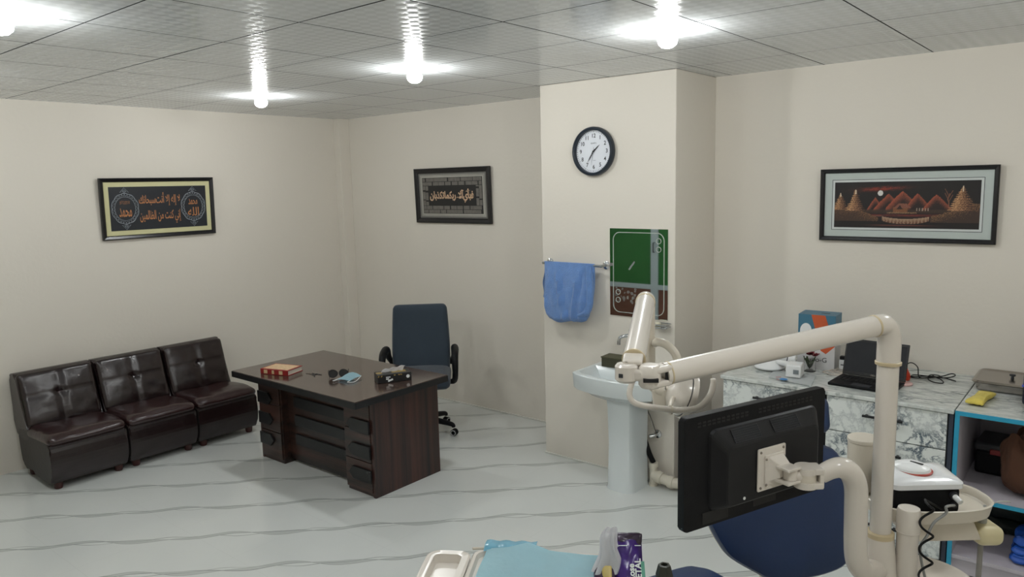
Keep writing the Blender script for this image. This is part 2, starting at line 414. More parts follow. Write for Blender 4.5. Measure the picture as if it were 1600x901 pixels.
# thin mortar lines where wall and floor meet
struct(B().bb((CX0 - .008, CY - .008, 0), (CX1 + .004, CY + .01, .012), bevel=.003).obj('trim_2', mat('grout_white', 'D8D8D0', .7, var=.1, scale=30)))
struct(B().bb((.09, -.01, 0), (CX0, .004, .012), bevel=.003).obj('trim_3', mat('grout_pale', 'D8D6CE', .7)))
# aluminium door partition in the front wall, seen in the mirror
dr = bpy.data.objects.new('door_1', None); COL.objects.link(dr); dr.location = (.75, FRONT_Y, 0); struct(dr)
yy = FRONT_Y
B().bb((.06, yy, .0), (1.42, yy + .05, 2.3)).obj('brown_panel', M['brown_panel'], dr)
B().bb((.08, yy + .02, .52), (.9, yy + .056, 2.28)).obj('green_panel', M['green_glass'], dr)
B().bb((1.03, yy + .02, .52), (1.4, yy + .056, 2.28)).obj('green_panel', M['green_glass'], dr)
f = B()
for x0, x1 in ((.02, .08), (.91, 1.03), (1.4, 1.46)): f.bb((x0, yy, 0), (x1, yy + .075, 2.34), bevel=.004)
for z0, z1 in ((.45, .52), (2.27, 2.34)): f.bb((.02, yy, z0), (1.46, yy + .07, z1), bevel=.004)
f.obj('door_frame', M['alu'], dr)
B().tube([(.97, yy + .07, 1.0), (.97, yy + .11, 1.0), (.97, yy + .11, 1.14), (.97, yy + .07, 1.14)], .008, 10).obj('door_handle', M['black_plastic'], dr)

# ================================================================== CEILING BULBS
m, nt, b = nm('bulb_glow'); b.inputs['Base Color'].default_value = (1, 1, 1, 1)
b.inputs['Emission Color'].default_value = (.985, 1.0, .99, 1); b.inputs['Emission Strength'].default_value = BULB_STRENGTH
M['glow'] = m
for i, (x, y) in enumerate(BULBS):
    t = thing('ceiling_bulb', (x, y, H), ['round lit ceiling bulb nearest the room corner above the sofa side', 'round lit ceiling bulb in the middle, above the dark desk', 'round lit ceiling bulb in front of the clock column', 'round lit ceiling bulb above the marble counter by the back wall', 'round lit ceiling bulb above the front end of the sofa wall', 'round lit ceiling bulb at the upper left edge of the photo', 'round lit ceiling bulb of the near row, level with the column', 'round lit ceiling bulb above the dental unit'][i], 'lamp', 'round ceiling bulbs')
    B().lathe([(.001, 0), (.045, 0), (.042, -.012), (.03, -.02), (.001, -.02)], (x, y, H), seg=24).obj('lamp_holder', M['white_plastic'], t)
    B().lathe([(.001, -.012), (.028, -.014), (.042, -.03), (.046, -.048), (.041, -.066), (.025, -.08), (.001, -.085)], (x, y, H), seg=20).obj('bulb', M['glow'], t)

# ================================================================== SOFA (three modules)
def make_sofa():
    W = .53; t = thing('sofa_section', (0, 0, 0), '', 'sofa')
    h = W / 2 - .006
    # base: side profile in x,z extruded along y
    prof = [(.10, .36), (.085, .25), (.10, .14), (.13, .075), (.20, .06), (.23, .085), (.27, .085), (.33, .06), (.46, .048), (.60, .045), (.645, .06), (.668, .14), (.672, .22), (.655, .30), (.625, .335), (.3, .36)]
    bb_ = B().prism(smooth_poly(prof, 3), (0, -h, 0), (1, 0, 0), (0, 0, 1), (0, 2 * h, 0), m=M['leather_side'], bevel=.012, seg=3, smooth=True)
    bb_.mats.append(M['leather'])
    for f_ in bb_.bm.faces:
        if abs(f_.normal.y) < .8 or True:
            f_.normal_update()
            if abs(f_.normal.y) < .9: f_.material_index = 1
    bb_.obj('base', None, t)
    # back
    ang = math.radians(-17)
    bk = [(.045, .30), (.02, .52), (.012, .70), (.03, .745), (.075, .757), (.125, .745), (.15, .70), (.20, .54), (.27, .37), (.30, .30)]
    q = B().prism(smooth_poly(bk, 4), (0, -h, 0), (1, 0, 0), (0, 0, 1), (0, 2 * h, 0), m=M['leather'], bevel=.015, seg=3, smooth=True)
    q.obj('back_shell', None, t)
    def tuft(p, u):
        if u.x > .5:
            y, z = u.y, u.z
            p.x -= .009 * math.exp(-(y * y) / .004) * (1 if z > -.9 else .3) * (1 - .2 * z)
            p.x -= .004 * math.exp(-((z - .12) ** 2) / .004)
            p.x -= .022 * math.exp(-(y * y + (z - .12) ** 2) / .012)
            p.x += .006 * noise.noise(V((y * 2.3, z * 2.1, 3.3))) + .0015 * noise.noise(V((y * 7, z * 7, 1)))
        return p
    rot = Matrix.Rotation(ang, 4, 'Y')
    B().soft((.185, 0, .555), (.085, W - .014, .41), .03, (.016, .0, .0), 22, rot, fn=tuft).obj('back_cushion', M['leather'], t)
    bt = B(); bt.soft((.221, 0, .568), (.012, .022, .022), .006, n=3, rot=rot).obj('button', M['leather'], t)
    def sag(p, u):
        if u.z > 0: p.z += .008 * noise.noise(V((u.x * 2, u.y * 2.5, 5))) - .012 * max(0, u.x) ** 2
        p.x += .0
        return p
    B().soft((.46, 0, .352), (.44, W - .004, .085), .04, (.01, 0, .016), 18, Matrix.Rotation(math.radians(-2), 4, 'Y'), fn=sag).obj('seat_cushion', M['leather_seat'], t)
    for sx in (.15, .60):
        for sy in (-1, 1):
            B().lathe([(.024, 0), (.028, .01), (.031, .04), (.034, .062)], (sx, sy * (h - .055), 0), seg=14).obj('foot', M['foot_wood'], t)
    return t
sofa = make_sofa()
for i, (y, lab) in enumerate(((-2.935, 'dark brown leather sofa section at the left end, with its plain grey side showing'), (-2.40, 'dark brown leather sofa section in the middle of the three'), (-1.865, 'dark brown leather sofa section at the right end, next to the desk'))):
    o = sofa if i == 0 else copy_tree(sofa)
    o.location = (.02, y, 0); o['label'] = lab; o['group'] = 'sofa sections along the left wall'

# ================================================================== DESK
DZ = .72
desk = thing('office_desk', (1.93, -1.6, 0), 'large dark wood office desk with black arrow shaped panels, in front of the office chair', 'desk')
B().bb((1.245, -2.125, DZ - .045), (2.665, -1.305, DZ), bevel=.003).obj('desktop', M['wood_top'], desk)
e = B()
e.bb((1.243, -2.128, DZ - .046), (2.667, -2.124, DZ - .004)); e.bb((2.664, -2.127, DZ - .046), (2.668, -1.304, DZ - .004)); e.bb((1.242, -2.127, DZ - .046), (1.246, -1.304, DZ - .004))
e.obj('edge_band', M['wood_black'], desk)
B().bb((2.555, -1.925, 0), (2.58, -1.325, DZ - .045), bevel=.002).obj('side_panel', M['wood_side'], desk)
B().bb((1.25, -1.925, 0), (1.272, -1.325, DZ - .045), bevel=.002).obj('side_panel', M['wood_side'], desk)
B().bb((1.535, -1.86, .03), (2.29, -1.838, DZ - .045)).obj('modesty_panel', M['wood_front'], desk)
def pedestal(x0, x1, yf):
    p = B().bb((x0, yf + .016, .0), (x1, -1.36, DZ - .046), bevel=.002).obj('pedestal', M['wood_front'], desk)
    hts = [(.03, .235), (.24, .445), (.45, .66)]
    for z0, z1 in hts:
        d = B().bb((x0 + .004, yf, z0), (x1 - .004, yf + .018, z1), bevel=.002).obj('drawer_front', M['wood_front'], p)
    return p
pl_ = pedestal(1.272, 1.535, -1.935); pr_ = pedestal(2.285, 2.556, -1.93)
# black arrow-shaped plates and three long bars
def arrow(x0, x1, z, point):
    h_ = .045
    if point < 0: poly = [(x0 + .045, -h_), (x1, -h_), (x1, h_), (x0 + .045, h_), (x0, 0)]
    else: poly = [(x0, -h_), (x1 - .045, -h_), (x1, 0), (x1 - .045, h_), (x0, h_)]
    return B().prism(poly, (0, -1.946 if point < 0 else -1.95, z), (1, 0, 0), (0, 0, 1), (0, .016, 0), bevel=.003)
for z in (.145, .31, .48): arrow(2.33, 2.556, z, -1).obj('arrow_plate', M['wood_black'], desk)
for z in (.17, .33, .49): arrow(1.27, 1.45, z, 1).obj('arrow_plate', M['wood_black'], desk)
for i, z in enumerate((.205, .35, .488)):
    B().prism([(1.64, -.04), (2.235, -.04), (2.25, 0), (2.235, .04), (1.64, .04), (1.63, 0)], (0, -1.88, z), (1, 0, 0), (0, 0, 1), (0, .02, 0), bevel=.003).obj('front_bar', M['wood_black'], desk)

# red book on the desk
bk = thing('book', (1.60, -1.93, DZ), 'thick red hardcover book with a cream patterned cover lying on the left of the desk', 'book')
ra = Matrix.Rotation(math.radians(17), 4, 'Z'); bc = V((1.60, -1.935, DZ))
M['red_cloth'] = mat('red_book_cloth', '8E1C1C', .5); M['cover_art'] = mat('cream_patterned_cover', 'D3B48C', .5, var=.45, scale=70)
M['pages'] = mat('page_edges', 'C9C2B4', .8, var=.1, scale=200, stretch=(1, 1, 30))
q = B()
for dz in (.002, .036): q.box(bc + V((0, 0, dz)), (.245, .165, .004), rot=ra, bevel=.001)
q.box(bc + ra.to_3x3() @ V((0, -.082, 0)) + V((0, 0, .019)), (.245, .006, .038), rot=ra, bevel=.002)
q.obj('cover', M['red_cloth'], bk)
B().box(bc + V((0, 0, .019)), (.235, .152, .031), rot=ra).obj('page_block', M['pages'], bk)
B().box(bc + V((0, 0, .0384)), (.215, .135, .0009), rot=ra).obj('cover_panel', M['cover_art'], bk)
q = B()
M['gilt'] = mat('gilt_patch', 'C9B48A', .5, var=.3, scale=90)
for dx in (-.075, -.01, .06): B().box(bc + ra.to_3x3() @ V((dx, -.0853, 0)) + V((0, 0, .019)), (.032 if dx != -.01 else .02, .001, .026), rot=ra).obj('spine_patch', M['gilt'], bk)
# keys
k = thing('key_bunch', (1.843, -1.836, DZ), 'small bunch of metal keys lying on the desk between book and sunglasses', 'keys')
q = B(); c = V((1.845, -1.84, DZ + .003))
ring = [c + V((.016 * math.cos(a), .016 * math.sin(a), .001)) for a in [i * PI / 8 for i in range(16)]]
q.tube(ring, .0012, 6, closed=True); q.obj('key_ring', M['steel'], k)
for a, l in ((.3, .05), (2.6, .045), (-.5, .055), (3.4, .04)):
    q = B(); R = Matrix.Rotation(a, 4, 'Z'); d = R.to_3x3() @ V((1, 0, 0)); s_ = c + d * .014
    q.cyl(s_ + d * .01 + V((0, 0, -.0015)), s_ + d * .01 + V((0, 0, .001)), .011, seg=14); q.box(s_ + d * (.01 + l / 2), (l, .007, .002), rot=R)
    for i in range(3): q.box(s_ + d * (.03 + i * .007) + R.to_3x3() @ V((0, .004, 0)), (.003, .004, .002), rot=R)
    q.obj('key', M['dark_grey'] if l > .045 else M['steel'], k)
# sunglasses
def oval(c, ux, uy, rx, ry, n=24): return [V(c) + V(ux) * rx * math.cos(2 * PI * i / n) + V(uy) * ry * math.sin(2 * PI * i / n) * (1 - .15 * math.cos(2 * PI * i / n)) for i in range(n)]
g_ = thing('sunglasses', (2.08, -1.78, DZ), 'black sunglasses standing open on the desk, behind the face mask', 'sunglasses')
gx = V((.62, .78, 0)).normalized(); gn = V((.78, -.62, 0)).normalized(); gu = (V((0, 0, 1)) - gn * .25).normalized()
gc = V((2.085, -1.80, DZ + .032))
for sgn in (-1, 1):
    ce = gc + gx * sgn * .036
    q = B(); o_ = oval(ce, gx, gu, .031, .027); q.loft([[p - gn * .001 for p in o_], [p + gn * .001 for p in o_]], m=None); q.obj('lens', M['black_gloss'], g_)
    q = B(); q.tube(oval(ce, gx, gu, .031, .027), .0022, 8, closed=True); q.obj('rim', M['black_plastic'], g_)
    q = B(); q.tube([ce + gx * sgn * .03 + gu * .01, ce + gx * sgn * .034 + gu * .008 - gn * .03, ce + gx * sgn * .032 - gn * .11, ce + gx * sgn * .03 - gn * .13 - gu * .028], .0022, 8, spline=5); q.obj('temple', M['black_plastic'], g_)
q = B(); q.tube([gc - gx * .006 + gu * .006, gc + gu * .011, gc + gx * .006 + gu * .006], .002, 8, spline=4); q.obj('bridge', M['steel'], g_)
# face mask
fm = thing('face_mask', (2.18, -1.79, DZ), 'pale blue surgical face mask with white ear loops lying on the desk', 'mask')
mc = V((2.185, -1.785, DZ)); mx_ = V((.95, .3, 0)).normalized(); my_ = V((-.3, .95, 0)).normalized()
def maskf(u, v):
    x = (u - .5) * .105; y = (v - .5) * .125
    z = .052 * math.cos((u - .5) * 2.6) * math.cos((v - .5) * 2.3) + .0025 * math.cos(v * 40)
    return mc + mx_ * (x + .02 * (v - .5)) + my_ * y + V((0, 0, .006 + z * (.35 + .65 * v)))
B().grid(maskf, 16, 30, thick=.002).obj('mask_panel', mat('pale_blue_mask', 'B9DCE6', .8, var=.05, scale=20), fm)
for sg in (0, 1):
    a = maskf(.02 if sg == 0 else .98, .05); b2 = maskf(.02 if sg == 0 else .98, .95); o_ = mx_ * (-.03 if sg == 0 else .03)
    mid = (a + b2) / 2 + o_ - my_ * .05; mid.z = DZ + .004
    B().tube([a, a + o_ * .3 - my_ * .04 , mid, b2], .0022, 8, spline=6).obj('ear_loop', M['paper'], fm)
# tissue box on the desk
tb = thing('tissue_box', (2.43, -1.62, DZ), 'small black tissue box with a tissue sticking out, on the desk corner', 'tissue box')
ta = math.radians(62); R = rz(ta); tc_ = V((2.455, -1.625, DZ))
B().box(tc_ + V((0, 0, .03)), (.235, .115, .06), rot=R, bevel=.003).obj('carton', mat('black_carton', '17171A', .35), tb)
q = B(); r3 = R.to_3x3()
fx_ = r3 @ V((0, -1, 0)); fu = r3 @ V((1, 0, 0))
for dx, dz, r_ in ((.092, .032, .012),): q.cyl(tc_ + fu * dx + fx_ * .0572 + V((0, 0, dz)), tc_ + fu * dx + fx_ * .0585 + V((0, 0, dz)), r_, seg=16)
q.box(tc_ + fu * -.045 + fx_ * .058 + V((0, 0, .04)), (.03, .001, .006), rot=R); q.obj('white_mark', M['paper'], tb); q = B(); q.box(tc_ + fu * -.03 + fx_ * .058 + V((0, 0, .018)), (.035, .001, .012), rot=R @ Matrix.Rotation(-.3, 4, 'Y'))
q.box(tc_ + fu * -.05 + fx_ * .058 + V((0, 0, .028)), (.02, .001, .008), rot=R)
q.obj('white_mark', M['paper'], tb)
q = B()
for dx in (-.11, -.09, .0, .03, .045): q.box(tc_ + fu * dx + fx_ * .058 + V((0, 0, .05)), (.012, .001, .007), rot=R @ Matrix.Rotation(dx * 9, 4, 'Y'))
q.lathe([(.0, 0), (.018, .0003), (.022, 0)], tc_ + fu * -.095 + V((0, 0, .0603)), seg=20); q.box(tc_ + fu * .04 + V((0, 0, .0603)), (.1, .05, .0006), rot=R)
q.obj('gold_marks', mat('gold_ink', 'A58A4C', .4), tb)
def tis(u, v):
    x = (u - .5) * .15; return tc_ + fu * (x - .005 + .02 * v) + fx_ * (.02 * (v - .5) + .004 * math.sin(u * 14)) + V((0, 0, .06 + (.030 + .014 * (u - .3)) * math.sin(v * PI * .55) + .003 * math.sin(u * 17)))
B().grid(tis, 18, 10, thick=.001).obj('tissue', M['tissue'], tb)

# ================================================================== OFFICE CHAIR
oc = thing('office_chair', (0, 0, 0), 'slate blue high-backed office chair with black armrests behind the desk', 'chair')
def bent(p, u):
    p.y += .05 * u.x * u.x * -1 + .03 * math.cos(u.z * 1.4); p.x *= (1 - .09 * (u.z * .5 + .5) ** 2 - .06 * max(0, -u.z) ** 2); return p
B().soft((0, .255, .735), (.50, .085, .61), .042, (.0, .015, .0), 18, Matrix.Rotation(math.radians(-9), 4, 'X'), fn=bent).obj('backrest', M['chair_fabric'], oc)
B().soft((0, .29, .75), (.44, .05, .5), .025, n=12, rot=Matrix.Rotation(math.radians(-9), 4, 'X'), fn=bent).obj('back_shell', M['black_plastic'], oc)
B().soft((0, -.01, .47), (.50, .48, .10), .045, (.0, .0, .015), 14).obj('seat', M['chair_fabric'], oc)
for sx in (-1, 1):
    q = B(); x = sx * .285
    q.tube([(x * .82, -.02, .43), (x * .98, -.08, .455), (x * 1.02, -.16, .54), (x * 1.02, -.15, .66), (x * 1.02, -.02, .69), (x * 1.0, .14, .68), (x * .98, .23, .60), (x * .86, .27, .52)], [.02, .024, .024, .028, .032, .032, .026, .018], 12, spline=6)
    q.obj('armrest', M['black_plastic'], oc)
B().cyl((0, 0, .10), (0, 0, .28), .03).cyl((0, 0, .25), (0, 0, .42), .018).obj('gas_column', M['black_gloss'], oc)
B().box((0, 0, .41), (.22, .26, .035), bevel=.008).tube([(0, .1, .41), (0, .27, .42), (0, .32, .50), (0, .31, .62)], .018, 10, spline=5).obj('tilt_bracket', M['black_plastic'], oc)
for i in range(5):
    a = math.radians(72 * i + 48); d = V((math.cos(a), math.sin(a), 0)); n_ = V((-d.y, d.x, 0))
    q = B(); q.tube([d * .02 + V((0, 0, .125)), d * .15 + V((0, 0, .112)), d * .27 + V((0, 0, .093)), d * .285 + V((0, 0, .07))], [.03, .025, .019, .014], 12, spline=4)
    lg = q.obj('base_arm', M['black_plastic'], oc)
    q = B()
    for s_ in (-1, 1): q.cyl(d * .29 + n_ * s_ * .009 + V((0, 0, .028)), d * .29 + n_ * s_ * .024 + V((0, 0, .028)), .028, seg=20, bev=.003)
    q.obj('caster', M['black_plastic'], lg)
    q = B()
    for s_ in (-1, 1): q.tube([d * .29 + n_ * s_ * .0245 + V((math.cos(t_) * .02 * d.x, math.cos(t_) * .02 * d.y, .028 + .02 * math.sin(t_))) for t_ in [j * PI / 8 for j in range(16)]], .003, 6, closed=True)
    q.obj('wheel_ring', mat('grey_wheel_ring', 'BFC0C0', .5) if i == 0 else bpy.data.materials['grey_wheel_ring'], lg)
oc.location = (1.85, -.80, -.0); oc.rotation_euler = (0, 0, math.radians(43))

# ================================================================== FRAMED PICTURES
M['cream_mat'] = mat('cream_mount', 'CFCB9E', .7); M['navy_felt'] = mat('blue_black_felt', '1B1F26', .45, var=.15, scale=4)
M['copper'] = mat('copper_thread', 'B87C50', .45, .2, var=.35, scale=25); M['silver'] = mat('silver_grey_thread', '949BA2', .5, .2, var=.3, scale=30)
def frame_things(root, O, ux, W, Hh, border, depth, fm_, tilt=0.0):
    """O = centre of picture back; ux horizontal unit; returns (point fn, uz outwards)"""
    ux = V(ux); uz0 = ux.cross(V((0, 0, 1))).normalized()    # outwards, away from wall
    uy = (V((0, 0, 1)) + uz0 * tilt).normalized(); uz = ux.cross(uy).normalized()
    P = lambda x, y, z=0: V(O) + ux * x + uy * y + uz * z
    q = B(); w2, h2 = W / 2, Hh / 2; prof = [(0, 0), (0, depth * .8), (border * .25, depth), (border * .8, depth * .75), (border, depth * .5), (border, 0)]
    rings = []
    for sx, sy in ((-1, -1), (1, -1), (1, 1), (-1, 1)): rings.append([P(sx * (w2 - a), sy * (h2 - a), z) for a, z in prof])
    q.loft(rings, m=None, smooth=False, closed=True); q.obj('frame', fm_, root)
    return P, ux, uy, uz
def flat(q, P, pts, z, m): q.poly([P(x, y, z) for x, y in pts], m=m)
def rect(x0, y0, x1, y1): return [(x0, y0), (x1, y0), (x1, y1), (x0, y1)]
# --- left wall calligraphy
r1 = thing('framed_calligraphy', (.02, -1.966, 1.66), 'framed copper calligraphy on black with cream mount, hanging on the left wall above the sofa', 'picture')
P1, ux, uy, uz = frame_things(r1, (.012, -1.966, 1.911), (0, 1, 0), .95, .49, .032, .03, M['frame_black'], .035)
q = B(); q.prism(rect(-.445, -.215, .445, .215), P1(0, 0, .004), ux, uy, uz * .006, m=M['cream_mat']); q.obj('mount', None, r1)
q = B(); q.prism(rect(-.405, -.175, .405, .175), P1(0, 0, .009), ux, uy, uz * .003, m=M['navy_felt']); art = q.obj('artwork', None, r1)
q = B()
q.text('\ufeda\ufee7\ufe8e\ufea4\ufe92\ufeb3\ufe96\ufee7\ufe83 \ufefb\ufe87 \ufeea\ufedf\ufe87 \ufefb', .1, P1(.0, .068, .0125), ux, uy, fit=(.345, .115), depth=0, offset=.0015)
q.text('\ufee6\ufef4\ufee4\ufedf\ufe8e\ufec8\ufedf\ufe8d \ufee6\ufee3 \ufe96\ufee8\ufedb \ufef2\ufee7\ufe87', .1, P1(.0, -.078, .0125), ux, uy, fit=(.345, .115), depth=0, offset=.0015)
q.text('\ufeaa\ufee4\ufea4\ufee3', .1, P1(-.285, -.03, .0125), ux, uy, fit=(.10, .075), offset=.0015, depth=0)
q.text('\ufdfa', .1, P1(-.285, .05, .0125), ux, uy, fit=(.08, .03), offset=0, depth=0)
q.text('\ufeea\ufee0\ufedf\ufe8d', .1, P1(.285, -.045, .0125), ux, uy, fit=(.10, .075), offset=.0015, depth=0)
q.text('\ufeaa\ufee4\ufea4\ufee3', .1, P1(.285, .04, .0125), ux, uy, fit=(.08, .05), offset=.001, depth=0)
q.obj('calligraphy', M['copper'], r1, fix=False)
for cx_ in (-.285, .285):
    q = B()
    for k_, (a_, b_) in enumerate(((.098, .125), (.078, .10))):
        pts = []
        for i in range(72):
            t_ = 2 * PI * i / 72; rr = 1 + .05 * math.cos(t_ * 2) + (.05 * abs(math.sin(t_ * 5)) if k_ == 0 else 0)
            pts.append(P1(cx_ + a_ * rr * math.cos(t_), b_ * rr * math.sin(t_), .0135))
        q.tube(pts, .0016 if k_ else .0025, 5, closed=True)
    for i in range(26):
        t_ = 2 * PI * i / 26; q.tube([P1(cx_ + .089 * math.cos(t_) + .010 * math.cos(a), .114 * math.sin(t_) + .010 * math.sin(a), .0135) for a in [j * PI / 4 for j in range(8)]], .0013, 4, closed=True)
    for sy in (-1, 1):
        q.tube([P1(cx_ - .035, sy * .13, .0135), P1(cx_, sy * .168, .0135), P1(cx_ + .035, sy * .13, .0135), P1(cx_, sy * .142, .0135)], .002, 4, closed=True)
        q.tube([P1(cx_ + .012 * math.cos(a), sy * .142 + .010 * math.sin(a), .0135) for a in [j * PI / 5 for j in range(10)]], .0018, 4, closed=True)
    q.obj('medallion', M['silver'], r1)
# --- back wall calligraphy
r2 = thing('framed_calligraphy', (1.527, -.02, 1.69), 'smaller framed calligraphy with painted grey bricks, hanging on the back wall behind the office chair', 'picture')
P2, ux, uy, uz = frame_things(r2, (1.527, -.012, 1.945), (1, 0, 0), .94, .50, .045, .028, M['frame_black'], .03)
q = B(); q.prism(rect(-.43, -.21, .43, .21), P2(0, 0, .004), ux, uy, uz * .003, m=mat('grey_silver_mount', '6E6C68', .45, var=.25, scale=3)); q.prism(rect(-.405, -.19, .405, .19), P2(0, 0, .007), ux, uy, uz * .0004, m=mat('silver_mount_inner', '99978F', .5, var=.3, scale=4)); q.prism(rect(-.385, -.173, .385, .173), P2(0, 0, .0074), ux, uy, uz * .0004, m=mat('pale_mount_edge', 'B5B2A8', .5, var=.2, scale=4)); q.obj('mount', None, r2)
M['brick_dark'] = mat('brick_joint_black', '1B1A19', .6); M['brick_grey'] = mat('painted_grey_brick', '6C6862', .6, var=.45, scale=30)
q = B(); q.prism(rect(-.375, -.165, .375, .165), P2(0, 0, .0079), ux, uy, uz * .0026, m=M['brick_dark'])
random.seed(3)
def bricks(q, x0, y0, x1, y1, horiz=True):
    L_ = .075; x = x0 if horiz else y0; end = x1 if horiz else y1
    x -= random.uniform(0, .04)
    while x < end:
        a, b_ = max(x, x0 if horiz else y0) + .002, min(x + L_, end) - .002
        if b_ - a > .006: flat(q, P2, rect(a, y0 + .002, b_, y1 - .002) if horiz else rect(x0 + .002, a, x1 - .002, b_), .0112, M['brick_grey'])
        x += L_ + random.uniform(-.012, .014)
for y0 in (-.163, -.127, .091, .127): bricks(q, -.372, y0, .372, y0 + .036)
for x0 in (-.372, -.335, .298, .335): bricks(q, x0, -.091, x0 + .037, .091, False)
q.obj('artwork', None, r2)
q = B()
q.text('\ufee5\ufe8e\ufe91\ufeac\ufedc\ufe97\ufe8e\ufee4\ufedc\ufe91\ufead\ufe80\ufefb\ufe81\ufef1\ufe84\ufe91\ufed3', .1, P2(-.005, -.002, .0118), ux, uy, fit=(.55, .125), offset=.004, depth=0)
q.obj('calligraphy', mat('pale_copper_ink', 'C9A88A', .5, var=.15, scale=12), r2, fix=False)
# --- landscape on the right
r3_ = thing('framed_painting', (5.25, -.02, 1.63), 'wide framed landscape painting of copper mountains and moon above the marble worktop', 'picture')
P3, ux, uy, uz = frame_things(r3_, (5.246, -.012, 1.86), (1, 0, 0), .955, .443, .026, .028, M['frame_black'], .02)
q = B(); q.prism(rect(-.455, -.20, .455, .20), P3(0, 0, .004), ux, uy, uz * .004, m=mat('pale_grey_green_mount', 'B9C2BE', .6)); 
q.prism(rect(-.408, -.155, .408, .155), P3(0, 0, .0075), ux, uy, uz * .001, m=M['ink']); q.prism(rect(-.405, -.152, .405, .152), P3(0, 0, .0082), ux, uy, uz * .0008, m=mat('white_bevel', 'CDD2D0', .6)); q.obj('mount', None, r3_)
def paint(X, Y):
    """colour of the canvas at X 0..1164 (right), Y 0..375 (down)"""
    def mixc(a, b_, t): t = max(0, min(1, t)); return tuple(a[i] * (1 - t) + b_[i] * t for i in range(3))
    n1 = noise.fractal(V((X / 40, Y / 14, 1)), 1, 2, 4); n2 = noise.fractal(V((X / 9, Y / 5, 7)), 1, 2, 3); n3 = noise.fractal(V((X / 90, Y / 30, 3)), 1, 2, 3)
    c = (26, 21, 20)
    # red cloud streak
    t = math.exp(-((X - 400) / 190) ** 2) * math.exp(-((Y - 58 + (X - 400) * .04) / (17 + 6 * n1)) ** 2)
    c = mixc(c, (122, 44, 30), t * (1 + .5 * n1)); c = mixc(c, (170, 84, 60), t * max(0, n2) * .9)
    d = math.hypot(X - 391, Y - 92)
    if d < 22: c = (206, 203, 198)
    # peaks
    for cx_, top, wl, wr in ((350, 128, 75, 80), (460, 98, 110, 100), (572, 78, 110, 120), (690, 98, 90, 105), (835, 108, 100, 120)):
        h_ = (X - cx_); w_ = wl if h_ < 0 else wr; prof = top + (abs(h_) / w_) ** 1.15 * 110 + 5 * n1
        if abs(h_) < w_ * 1.2 and Y > prof and Y < 240:
            dep = (Y - prof) / (215 - top + 1); lit = 1.0 - dep * 1.5; side = .15 if h_ > 6 + 10 * n1 else 0
            c = mixc((38, 26, 23), (158, 80, 56), lit - side + .3 * n2)
    if 225 < Y < 262: c = mixc(c, (62, 46, 36), .8 + .6 * n2 * .5)
    # water
    if 252 < Y < 305 and 230 < X < 900: c = mixc((32, 22, 21), (104, 42, 34), math.exp(-((Y - 272) / 10) ** 2) * (.9 + .6 * n1)); 
    if abs(Y - 278) < 3 and 300 < X < 420: c = (120, 96, 84)
    # hut
    if 500 < X < 615 and 205 < Y < 246: c = mixc((140, 92, 56), (84, 52, 38), .4 + .5 * n2)
    if 175 < Y < 214 and abs(X - 575) < 30 + (Y - 175) * 1.1: c = mixc((142, 92, 74), (96, 58, 46), .4 + .6 * n2)
    if 188 < Y < 224 and abs(X - 553) < (Y - 188) * .75: c = (46, 28, 24)
    if 246 < Y < 256 and 450 < X < 690: c = mixc((150, 120, 86), (60, 40, 30), .35 + n2)
    for k_ in range(5):
        if abs(X - (690 + 22 * k_)) < 4 and 212 < Y < 236: c = (150, 132, 118)
    # waterfall
    top = 300 - (18 * ((X - 600) / 190) ** 2)
    if 410 < X < 790 and top < Y < 340 and Y < 340 - 35 * abs((X - 600) / 210) ** 3: c = mixc((196, 172, 142), (90, 58, 44), .35 + .9 * abs(math.sin(X / 9 + n1)) * (Y - top) / 50)
    if 345 < Y < 362: c = mixc(c, (116, 62, 54), math.exp(-((Y - 352) / 5) ** 2) * math.exp(-((X - 560) / 260) ** 4) * .9)
    # banks
    lb = 205 + max(0, X - 170) * .42 + 10 * n1
    if X < 380 and Y > lb and Y < 320: c = mixc((64, 46, 36), (150, 108, 70), .4 + 1.0 * n2 - (Y - lb) / 110)
    rb_ = 180 + max(0, 1110 - X) * .33 + 12 * n1
    if X > 800 and Y > rb_ and Y < 325: c = mixc((58, 42, 34), (156, 116, 76), .45 + 1.0 * n2 - (Y - rb_) / 110)
    # trees with feathery golden tiers
    for cx_, top, base, w_ in ((52, 90, 225, 62), (182, 62, 235, 78), (1035, 42, 235, 105)):
        if top < Y < base:
            k_ = (Y - top) / (base - top); tier = ((Y - top) / 17.0) % 1.0; half = w_ * k_ ** .9 * (.62 + .5 * tier) + 7 * n1
            if abs(X - cx_) < half + 2:
                sh = (X - cx_) / (half + 5); c = mixc((58, 36, 28), (196, 148, 104), .62 - .55 * sh * .8 + .8 * n2 - .35 * (1 - tier))
                if k_ < .22 and abs(X - cx_) < 5: c = (214, 196, 170)
    if 205 > Y > 100 and abs(X - (930 + 6 * math.sin(Y / 13) + 4 * n1)) < 3.5: c = (128, 84, 62)
    for sg, y0 in ((-1, 150), (1, 130), (-1, 118), (1, 165)):
        if 0 < (y0 - Y) < 55 and abs(X - (930 + sg * (y0 - Y) * .55)) < 2.5: c = (116, 74, 56)
    return tuple(((v / 255) ** 2.2) for v in c)
NXX, NYY = 330, 112
me = bpy.data.meshes.new('artwork'); bmq = bmesh.new(); lay = bmq.verts.layers.float_color.new('paint')
gv = []
for i in range(NXX + 1):
    col_ = []
    for j in range(NYY + 1):
        X, Y = i / NXX, j / NYY; p = P3(-.392 + .784 * X, .139 - .278 * Y, .0098); v_ = bmq.verts.new(p); v_[lay] = (*paint(X * 1164, Y * 375), 1); col_.append(v_)
    gv.append(col_)
for i in range(NXX):
    for j in range(NYY): bmq.faces.new([gv[i][j + 1], gv[i + 1][j + 1], gv[i + 1][j], gv[i][j]])
bmq.to_mesh(me); bmq.free(); me.transform(Matrix.Translation(-world_loc(r3_)))
